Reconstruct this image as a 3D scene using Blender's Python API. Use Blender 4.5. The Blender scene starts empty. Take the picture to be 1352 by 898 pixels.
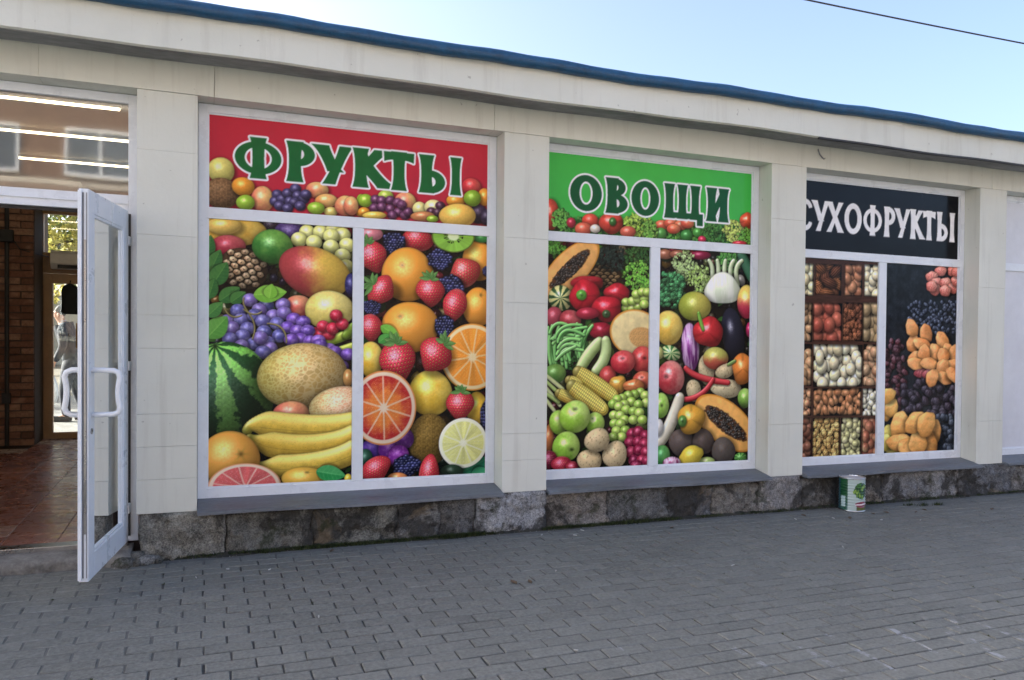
import bpy, bmesh, math, random
import numpy as np
from mathutils import Vector, Matrix

# ------------------------------------------------------------------ camera, sky, sun, exposure
scene = bpy.context.scene
SLOPE = -0.0119                      # the street falls gently to the right: z += SLOPE * x
CAM_POS = Vector((0.0, -5.2159, 1.43))
YAW, PITCH, ROLL = 0.37031, -0.01582, 0.0087962
fw = Vector((math.sin(YAW)*math.cos(PITCH), math.cos(YAW)*math.cos(PITCH), math.sin(PITCH)))
rt0 = Vector((math.cos(YAW), -math.sin(YAW), 0)); up0 = rt0.cross(fw)
rt = math.cos(ROLL)*rt0 + math.sin(ROLL)*up0; up = -math.sin(ROLL)*rt0 + math.cos(ROLL)*up0
cam_data = bpy.data.cameras.new('camera'); cam = bpy.data.objects.new('camera', cam_data)
scene.collection.objects.link(cam)
cam_data.sensor_width = 36.0; cam_data.lens = 1040/1352*36.0
cam_data.clip_start = 0.05; cam_data.clip_end = 2000
cam.matrix_world = Matrix(((rt.x, up.x, -fw.x, CAM_POS.x), (rt.y, up.y, -fw.y, CAM_POS.y), (rt.z, up.z, -fw.z, CAM_POS.z), (0, 0, 0, 1)))
scene.camera = cam

SUN_EL, SUN_AZ = math.radians(24), math.radians(-60)     # low sun behind and to the left of the shop: its own shade covers the front
world = bpy.data.worlds.new('World'); scene.world = world; world.use_nodes = True
nt = world.node_tree; bgn = nt.nodes['Background']
sky = nt.nodes.new('ShaderNodeTexSky'); sky.sky_type = 'NISHITA'; sky.sun_disc = False
sky.sun_elevation = SUN_EL; sky.sun_rotation = SUN_AZ
sky.air_density = 0.6; sky.dust_density = 4.6; sky.ozone_density = 1.0; sky.altitude = 0
nt.links.new(sky.outputs[0], bgn.inputs[0]); bgn.inputs[1].default_value = 0.12
sun_d = bpy.data.lights.new('sun', 'SUN'); sun_d.energy = 5.0; sun_d.angle = math.radians(0.5); sun_d.color = (1.0, 0.95, 0.87)
sun = bpy.data.objects.new('sun', sun_d); scene.collection.objects.link(sun)
sdir = Vector((math.sin(SUN_AZ)*math.cos(SUN_EL), math.cos(SUN_AZ)*math.cos(SUN_EL), math.sin(SUN_EL)))
sun.rotation_euler = sdir.to_track_quat('Z', 'Y').to_euler(); sun.location = (-20, 30, 25)
scene.view_settings.view_transform = 'Standard'; scene.view_settings.look = 'None'
scene.view_settings.gamma = 1.0; scene.view_settings.use_curve_mapping = False
scene.view_settings.exposure = 2.25
scene.render.engine = 'CYCLES'
scene.cycles.use_denoising = True
scene.cycles.max_bounces = 8; scene.cycles.transparent_max_bounces = 16

COL = scene.collection
random.seed(1); RNG = np.random.default_rng(7)
ORIGIN = {}

# ------------------------------------------------------------------ mesh helpers
def shear(v): return (v[0], v[1], v[2] + SLOPE*v[0])
class MB:
    """collects shapes; build() links them as ONE mesh object with its origin at its base"""
    def __init__(self): self.v = []; self.f = []; self.mi = []
    def add(self, vs, fs, mi=0):
        b = len(self.v); self.v += [tuple(p) for p in vs]; self.f += [tuple(i+b for i in q) for q in fs]; self.mi += [mi]*len(fs); return self
    def box(self, x0, x1, y0, y1, z0, z1, bev=0.0, mi=0):
        if bev <= 0:
            vs = [(x, y, z) for z in (z0, z1) for y in (y0, y1) for x in (x0, x1)]
            return self.add(vs, [(0,2,3,1),(4,5,7,6),(0,1,5,4),(2,6,7,3),(0,4,6,2),(1,3,7,5)], mi)
        bm = bmesh.new(); bmesh.ops.create_cube(bm, size=1)
        for v in bm.verts: v.co = Vector(((x0+x1)/2+v.co.x*(x1-x0), (y0+y1)/2+v.co.y*(y1-y0), (z0+z1)/2+v.co.z*(z1-z0)))
        bmesh.ops.bevel(bm, geom=list(bm.edges), offset=bev, segments=2, affect='EDGES', profile=.6)
        bm.verts.index_update(); self.add([v.co[:] for v in bm.verts], [[v.index for v in f.verts] for f in bm.faces], mi); bm.free(); return self
    def obox(self, o, ax, ay, az, x0, x1, y0, y1, z0, z1, bev=0, mi=0):
        t = MB().box(x0, x1, y0, y1, z0, z1, bev); o = Vector(o)
        return self.add([(o + ax*p[0] + ay*p[1] + az*p[2])[:] for p in t.v], t.f, mi)
    def prism_x(self, prof, x0, x1, n=1, wob=None, cap=True, mi=0):
        """profile of (y, z) swept along x"""
        m = len(prof); vs = []
        for i in range(n+1):
            x = x0+(x1-x0)*i/n
            for (y, z) in prof:
                d = wob(x, y, z) if wob else (0, 0); vs.append((x, y+d[0], z+d[1]))
        fs = [(i*m+j, (i+1)*m+j, (i+1)*m+(j+1) % m, i*m+(j+1) % m) for i in range(n) for j in range(m)]
        if cap: fs += [tuple(range(m)), tuple(range(n*m+m-1, n*m-1, -1))]
        return self.add(vs, fs, mi)
    def tube(self, pts, r, seg=8, mi=0, cap=True):
        pts = [Vector(p) for p in pts]; vs = []; n = len(pts)
        rs = r if isinstance(r, (list, tuple)) else [r]*n; prev = None
        for i, p in enumerate(pts):
            d = (pts[min(i+1, n-1)]-pts[max(i-1, 0)]).normalized()
            a = d.orthogonal().normalized() if prev is None else (prev-d*prev.dot(d)).normalized()
            prev = a; b = d.cross(a)
            vs += [(p+(a*math.cos(2*math.pi*k/seg)+b*math.sin(2*math.pi*k/seg))*rs[i])[:] for k in range(seg)]
        fs = [(i*seg+k, i*seg+(k+1) % seg, (i+1)*seg+(k+1) % seg, (i+1)*seg+k) for i in range(n-1) for k in range(seg)]
        if cap: fs += [tuple(range(seg-1, -1, -1)), tuple(range((n-1)*seg, n*seg))]
        return self.add(vs, fs, mi)
    def lathe(self, c, prof, seg=32, mi=0):
        vs = [(c[0]+r*math.cos(2*math.pi*k/seg), c[1]+r*math.sin(2*math.pi*k/seg), c[2]+z) for (r, z) in prof for k in range(seg)]
        n = len(prof); fs = [(i*seg+k, i*seg+(k+1) % seg, (i+1)*seg+(k+1) % seg, (i+1)*seg+k) for i in range(n-1) for k in range(seg)]
        return self.add(vs, fs, mi)
    def build(self, name, mats, parent=None, smooth=False, sh=True, base=None):
        if not isinstance(mats, (list, tuple)): mats = [mats]
        vs = [shear(p) for p in self.v] if sh else self.v
        a = np.array(vs, dtype=float)
        o = Vector(base) if base is not None else Vector(((a[:, 0].min()+a[:, 0].max())/2, (a[:, 1].min()+a[:, 1].max())/2, a[:, 2].min()))
        me = bpy.data.meshes.new(name); me.from_pydata((a-np.array(o)).tolist(), [], self.f)
        for m in mats: me.materials.append(m)
        if len(mats) > 1: me.polygons.foreach_set('material_index', self.mi)
        if smooth: me.polygons.foreach_set('use_smooth', [True]*len(me.polygons))
        me.update()
        return link(name, me, o, parent)
def link(name, data, o, parent=None):
    ob = bpy.data.objects.new(name, data); COL.objects.link(ob)
    ORIGIN[ob.name] = Vector(o)
    if parent is not None:
        ob.parent = parent; ob.location = Vector(o)-ORIGIN[parent.name]
    else: ob.location = o
    return ob
def tag(o, label=None, cat=None, group=None, kind=None):
    if label: o['label'] = label
    if cat: o['category'] = cat
    if group: o['group'] = group
    if kind: o['kind'] = kind
    return o
def thing(name, loc, label, cat, group=None):
    o = link(name, None, Vector(shear(loc))); o.empty_display_size = .2
    return tag(o, label, cat, group)

# ------------------------------------------------------------------ material helpers
def new_mat(name):
    m = bpy.data.materials.new(name); m.use_nodes = True
    return m, m.node_tree, m.node_tree.nodes['Principled BSDF']
def nd(t, kind, **kw):
    n = t.nodes.new(kind)
    for k, v in kw.items():
        if k.startswith('i_'): n.inputs[int(k[2:])].default_value = v
        else: setattr(n, k, v)
    return n
def noise(t, scale, detail=4, rough=.55, vec=None, dist=0):
    n = nd(t, 'ShaderNodeTexNoise'); n.inputs['Scale'].default_value = scale; n.inputs['Detail'].default_value = detail
    n.inputs['Roughness'].default_value = rough; n.inputs['Distortion'].default_value = dist
    if vec is not None: t.links.new(vec, n.inputs['Vector'])
    return n.outputs['Fac']
def pos(t, sc=(1, 1, 1)):
    g = nd(t, 'ShaderNodeNewGeometry'); m = nd(t, 'ShaderNodeMapping'); m.inputs['Scale'].default_value = sc
    t.links.new(g.outputs['Position'], m.inputs['Vector']); return m.outputs['Vector']
def ramp(t, fac, stops, interp='LINEAR'):
    r = nd(t, 'ShaderNodeValToRGB'); r.color_ramp.interpolation = interp
    while len(r.color_ramp.elements) < len(stops): r.color_ramp.elements.new(.5)
    for e, (p, c) in zip(r.color_ramp.elements, stops):
        e.position = p; e.color = (c, c, c, 1) if isinstance(c, (int, float)) else (*c, 1)
    t.links.new(fac, r.inputs['Fac']); return r.outputs['Color']
def mix(t, fac, a, b, mode='MIX'):
    m = nd(t, 'ShaderNodeMix', data_type='RGBA', blend_type=mode)
    for sock, val in ((m.inputs[0], fac), (m.inputs[6], a), (m.inputs[7], b)):
        if isinstance(val, bpy.types.NodeSocket): t.links.new(val, sock)
        elif isinstance(val, (int, float)): sock.default_value = val if sock == m.inputs[0] else (val, val, val, 1)
        else: sock.default_value = (*val, 1)
    return m.outputs[2]
def math_n(t, op, a, b=None, c=None):
    m = nd(t, 'ShaderNodeMath', operation=op)
    for i, val in enumerate((a, b, c)):
        if val is None: continue
        if isinstance(val, bpy.types.NodeSocket): t.links.new(val, m.inputs[i])
        else: m.inputs[i].default_value = val
    return m.outputs[0]
def bump(t, b, h, strength=.3, dist=.01):
    n = nd(t, 'ShaderNodeBump'); n.inputs['Strength'].default_value = strength; n.inputs['Distance'].default_value = dist
    t.links.new(h, n.inputs['Height']); t.links.new(n.outputs[0], b.inputs['Normal'])
def simple(name, col, rough=.5, metal=0, var=.12, scale=6, bmp=0, spec=.5, rvar=.15, stretch=(1, 1, 1)):
    """plain coloured material with mottling, uneven gloss and fine relief"""
    m, t, b = new_mat(name); p = pos(t, stretch)
    n1 = noise(t, scale, 6, .6, p); n2 = noise(t, scale*7.3, 3, .6, p)
    f = mix(t, .35, n1, n2)
    lo = [max(0, c*(1-var*2)) for c in col]; hi = [min(1, c*(1+var*2)) for c in col]
    t.links.new(ramp(t, f, [(.3, lo), (.5, col), (.7, hi)]), b.inputs['Base Color'])
    t.links.new(ramp(t, n1, [(.3, max(.02, rough-rvar)), (.7, min(1, rough+rvar))]), b.inputs['Roughness'])
    b.inputs['Metallic'].default_value = metal; b.inputs['Specular IOR Level'].default_value = spec
    if bmp: bump(t, b, f, bmp, .004)
    return m
M = {}
def cream():
    m, t, b = new_mat('cream_paint'); p = pos(t); ps = pos(t, (5, 5, .35))
    big = noise(t, .9, 5, .6, p); fine = noise(t, 38, 4, .6, p); streak = noise(t, 2.2, 5, .65, ps); med = noise(t, 5, 5, .6, p)
    c = ramp(t, big, [(.3, (.60, .612, .545)), (.52, (.668, .680, .610)), (.72, (.70, .712, .645))])
    c = mix(t, ramp(t, streak, [(.53, 0), (.78, .42)]), c, (.40, .385, .33))
    c = mix(t, ramp(t, med, [(.62, 0), (.74, .22)]), c, (.74, .72, .66))
    v = nd(t, 'ShaderNodeTexVoronoi', feature='DISTANCE_TO_EDGE'); v.inputs['Scale'].default_value = 1.3
    pw = mix(t, .25, p, noise_c(t, 3.2, p)); t.links.new(pw, v.inputs['Vector'])
    crack = math_n(t, 'MULTIPLY', math_n(t, 'LESS_THAN', v.outputs[0], .0035), ramp(t, noise(t, 1.7, 2, .5, p), [(.56, 0), (.66, .55)]))
    spk = ramp(t, noise(t, 21, 2, .5, p), [(.735, 0), (.76, .5)])
    c = mix(t, spk, c, (.24, .23, .20))
    t.links.new(c, b.inputs['Base Color']); t.links.new(ramp(t, med, [(.3, .5), (.7, .72)]), b.inputs['Roughness'])
    bump(t, b, mix(t, .4, fine, med), .22, .006); return m
def noise_c(t, scale, vec):
    n = nd(t, 'ShaderNodeTexNoise'); n.inputs['Scale'].default_value = scale; t.links.new(vec, n.inputs['Vector']); return n.outputs['Color']
def stone():
    m, t, b = new_mat('rough_stone'); p = pos(t); oi = nd(t, 'ShaderNodeObjectInfo')
    n1 = noise(t, 6, 9, .75, p, .6); n2 = noise(t, 34, 6, .75, p, .3); n3 = noise(t, 2.4, 7, .7, p, .5); n4 = noise(t, 110, 3, .7, p)
    c = ramp(t, n1, [(.34, .035), (.46, .17), (.56, .34), (.68, .60)])
    c = mix(t, .5, c, ramp(t, n2, [(.36, .02), (.50, .24), (.64, .66)]))
    c = mix(t, .35, c, ramp(t, n4, [(.38, .02), (.60, .60)]))
    c = mix(t, 1.0, c, oi.outputs['Color'], 'MULTIPLY')
    c = mix(t, ramp(t, n3, [(.50, 0), (.57, .85)]), c, mix(t, n2, (.012, .012, .012), (.075, .072, .066)))
    tan = noise(t, 2.3, 5, .6, pos(t, (1, 1, 1.3)), .5)
    c = mix(t, ramp(t, tan, [(.64, 0), (.70, .5)]), c, mix(t, n2, (.14, .10, .06), (.40, .31, .20)))
    moss = noise(t, 4.4, 6, .7, p)
    c = mix(t, ramp(t, moss, [(.57, 0), (.64, .65)]), c, (.03, .042, .016))
    t.links.new(c, b.inputs['Base Color']); b.inputs['Roughness'].default_value = .92; b.inputs['Specular IOR Level'].default_value = .2
    bump(t, b, mix(t, .45, n2, n4), 1.0, .03); return m
CHALK = [((2.783, -2.20), (2.783, -2.68)), ((3.15, -2.30), (3.105, -2.60)), ((3.56, -2.30), (3.38, -2.58)), ((3.638, -2.28), (3.655, -2.66)), ((2.255, -2.19), (2.265, -2.52)), ((2.563, -2.33), (2.546, -2.62)), ((3.38, -2.42), (3.36, -2.75)), ((1.75, -2.0), (1.74, -2.2))]
def paver():
    m, t, b = new_mat('grey_paver'); p = pos(t); oi = nd(t, 'ShaderNodeObjectInfo'); at = nd(t, 'ShaderNodeAttribute', attribute_name='tone')
    n1 = noise(t, 1.3, 5, .6, p); n2 = noise(t, 55, 5, .7, p); n3 = noise(t, 9, 5, .65, p)
    c = ramp(t, n2, [(.28, (.092, .096, .087)), (.5, (.162, .167, .153)), (.74, (.235, .240, .222))])
    c = mix(t, ramp(t, n1, [(.35, 0), (.7, .45)]), c, (.200, .205, .190))
    c = mix(t, ramp(t, n3, [(.55, 0), (.75, .5)]), c, (.105, .110, .103))
    tone = mix(t, 1.0, at.outputs['Color'], 1.0, 'MULTIPLY')
    c = mix(t, 1.0, c, tone, 'MULTIPLY')
    # worn traces of white court paint
    sep = nd(t, 'ShaderNodeSeparateXYZ'); t.links.new(p, sep.inputs[0]); acc = None
    for (a, e) in CHALK:
        va, ve = Vector((*a, 0)), Vector((*e, 0)); d = (ve-va); L = d.length; d.normalize(); n_ = Vector((-d.y, d.x, 0))
        dist = math_n(t, 'ABSOLUTE', math_n(t, 'ADD', math_n(t, 'ADD', math_n(t, 'MULTIPLY', sep.outputs[0], n_.x), math_n(t, 'MULTIPLY', sep.outputs[1], n_.y)), -n_.dot(va)))
        s = math_n(t, 'ABSOLUTE', math_n(t, 'ADD', math_n(t, 'ADD', math_n(t, 'MULTIPLY', sep.outputs[0], d.x), math_n(t, 'MULTIPLY', sep.outputs[1], d.y)), -d.dot((va+ve)/2)))
        k = math_n(t, 'MULTIPLY', math_n(t, 'LESS_THAN', dist, .016), math_n(t, 'LESS_THAN', s, L/2))
        acc = k if acc is None else math_n(t, 'MAXIMUM', acc, k)
    acc = math_n(t, 'MULTIPLY', acc, ramp(t, noise(t, 13, 4, .7, p), [(.47, 0), (.62, .55)]))
    c = mix(t, acc, c, (.42, .44, .47))
    t.links.new(c, b.inputs['Base Color']); t.links.new(ramp(t, n3, [(.3, .62), (.7, .82)]), b.inputs['Roughness']); b.inputs['Specular IOR Level'].default_value = .4
    bump(t, b, mix(t, .3, n2, n3), .35, .006); return m
def sand():
    m, t, b = new_mat('joint_sand'); p = pos(t); n1 = noise(t, 2.2, 5, .6, p); n2 = noise(t, 140, 4, .7, p); n3 = noise(t, 6, 4, .6, p)
    c = ramp(t, n2, [(.3, (.03, .031, .031)), (.6, (.075, .075, .073)), (.8, (.12, .12, .115))])
    c = mix(t, ramp(t, n3, [(.56, 0), (.7, .35)]), c, (.04, .055, .025))
    c = mix(t, ramp(t, n1, [(.4, 0), (.7, .3)]), c, (.10, .095, .085))
    fa = nd(t, 'ShaderNodeAttribute', attribute_name='fill'); c = mix(t, ramp(t, fa.outputs['Fac'], [(.55, 0), (.95, .9)]), c, mix(t, n2, (.10, .105, .098), (.19, .195, .185)))
    t.links.new(c, b.inputs['Base Color']); b.inputs['Roughness'].default_value = .95; bump(t, b, n2, .5, .004); return m
def glass(name, tint=(.93, .96, .95), ior=1.5, rough=.015):
    m, t, b = new_mat(name); t.nodes.remove(b); out = t.nodes['Material Output']
    tr = nd(t, 'ShaderNodeBsdfTransparent'); tr.inputs[0].default_value = (*tint, 1)
    gl = nd(t, 'ShaderNodeBsdfGlossy'); gl.inputs['Roughness'].default_value = rough; gl.inputs[0].default_value = (1, 1, 1, 1)
    p = pos(t); bp = nd(t, 'ShaderNodeBump'); bp.inputs['Strength'].default_value = .04; bp.inputs['Distance'].default_value = .02
    t.links.new(noise(t, 1.6, 1, .5, p), bp.inputs['Height']); t.links.new(bp.outputs[0], gl.inputs['Normal'])
    fr = nd(t, 'ShaderNodeFresnel'); fr.inputs[0].default_value = ior
    ms = nd(t, 'ShaderNodeMixShader'); t.links.new(fr.outputs[0], ms.inputs[0]); t.links.new(tr.outputs[0], ms.inputs[1]); t.links.new(gl.outputs[0], ms.inputs[2])
    t.links.new(ms.outputs[0], out.inputs[0]); return m
def emit(name, col, s):
    m, t, b = new_mat(name); b.inputs['Base Color'].default_value = (.9, .9, .85, 1)
    b.inputs['Emission Color'].default_value = (*col, 1); b.inputs['Emission Strength'].default_value = s; return m
def printed():
    m, t, b = new_mat('printed_vinyl'); a = nd(t, 'ShaderNodeAttribute', attribute_name='print'); p = pos(t)
    n = noise(t, 7, 4, .6, p)
    t.links.new(a.outputs['Color'], b.inputs['Base Color']); t.links.new(ramp(t, n, [(.3, .10), (.7, .22)]), b.inputs['Roughness'])
    b.inputs['Specular IOR Level'].default_value = .14; bump(t, b, noise(t, 2.2, 2, .5, p), .05, .02); return m
def brickface(name, c0, c1, c2):
    m, t, b = new_mat(name); p = pos(t); oi = nd(t, 'ShaderNodeObjectInfo'); n = noise(t, 40, 5, .7, p); n2 = noise(t, 5, 4, .6, p)
    c = ramp(t, oi.outputs['Random'], [(.0, c0), (.5, c1), (1, c2)]); c = mix(t, ramp(t, n, [(.4, 0), (.7, .6)]), c, tuple(x*.5 for x in c0))
    c = mix(t, ramp(t, n2, [(.55, 0), (.7, .4)]), c, tuple(min(1, x*1.5) for x in c2))
    t.links.new(c, b.inputs['Base Color']); b.inputs['Roughness'].default_value = .85; bump(t, b, n, .6, .006); return m
def floor_tile():
    m, t, b = new_mat('terracotta_tile'); p = pos(t); oi = nd(t, 'ShaderNodeObjectInfo'); n = noise(t, 8, 5, .7, p); n2 = noise(t, 1.4, 3, .6, p)
    c = ramp(t, oi.outputs['Random'], [(.0, (.22, .085, .060)), (.5, (.30, .12, .085)), (.86, (.38, .165, .12)), (.93, (.48, .37, .32)), (1, (.55, .47, .42))])
    c = mix(t, ramp(t, n, [(.45, 0), (.72, .5)]), c, (.10, .045, .035)); t.links.new(c, b.inputs['Base Color'])
    t.links.new(ramp(t, n, [(.3, .16), (.7, .40)]), b.inputs['Roughness']); bump(t, b, n2, .15, .01); return m
def leafmat(name, c0, c1, trans=.5):
    m, t, b = new_mat(name); at = nd(t, 'ShaderNodeAttribute', attribute_name='tone'); p = pos(t)
    c = mix(t, at.outputs['Fac'], c0, c1); t.links.new(c, b.inputs['Base Color']); b.inputs['Roughness'].default_value = .55
    tl = nd(t, 'ShaderNodeBsdfTranslucent'); t.links.new(c, tl.inputs[0]); ms = nd(t, 'ShaderNodeMixShader'); ms.inputs[0].default_value = trans
    out = t.nodes['Material Output']; t.links.new(b.outputs[0], ms.inputs[1]); t.links.new(tl.outputs[0], ms.inputs[2]); t.links.new(ms.outputs[0], out.inputs[0]); return m

M['cream'] = cream(); M['stone'] = stone(); M['paver'] = paver(); M['sand'] = sand(); M['print'] = printed()
M['pvc'] = simple('white_pvc', (.73, .775, .83), .32, var=.03, scale=5, rvar=.1)
M['slate'] = simple('slate_sill', (.13, .145, .165), .5, var=.22, scale=7, bmp=.25, stretch=(.5, 2, 2))
M['blue'] = simple('blue_roof_sheet', (.010, .068, .150), .48, var=.22, scale=6, bmp=.3)
M['gasket'] = simple('black_rubber', (.02, .02, .022), .6)
M['greyseal'] = simple('grey_rubber', (.16, .165, .175), .6)
M['steel'] = simple('grey_steel', (.36, .37, .38), .35, 1.0)
M['concrete'] = simple('worn_concrete', (.17, .165, .155), .9, var=.3, scale=9, bmp=.9)
M['plaster'] = simple('interior_plaster', (.42, .36, .29), .8, var=.1)
M['ceil'] = simple('interior_ceiling', (.30, .27, .24), .7, var=.1)
M['brown'] = simple('brown_frame', (.36, .21, .10), .45, var=.12, scale=4)
M['glass'] = glass('window_glass'); M['glass2'] = glass('mirror_dark_glass', (.80, .80, .78), 1.9, .035)
M['darkcable'] = simple('dark_cable', (.03, .03, .032), .6)
M['roof'] = simple('roof_felt', (.06, .065, .07), .9)
M['mortar'] = simple('dark_mortar', (.10, .075, .06), .95, bmp=.4)
M['inbrick'] = brickface('red_interior_brick', (.14, .065, .042), (.23, .105, .068), (.38, .22, .15))
M['tile'] = floor_tile(); M['grout'] = simple('tile_grout', (.05, .035, .03), .9)
M['soil'] = simple('dark_soil_shade', (.035, .034, .026), .95, var=.4, scale=25, bmp=.9)
M['soffit'] = simple('shade_grey_soffit', (.20, .205, .205), .9, var=.25, scale=4, bmp=.5, stretch=(.4, 1, 1))  # grey darkened to paint the shade under the cornice
M['led'] = emit('led_tube', (1.0, .82, .52), 2.8)
M['white'] = simple('white_plastic', (.70, .69, .66), .4, var=.05)
M['asphalt'] = simple('asphalt', (.05, .05, .052), .9, var=.25, scale=20, bmp=.5)
M['earth'] = simple('dry_earth', (.14, .12, .09), .95, var=.3, scale=3)
M['whitepanel'] = simple('white_panel', (.66, .675, .72), .42, var=.04, scale=2)
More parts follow.
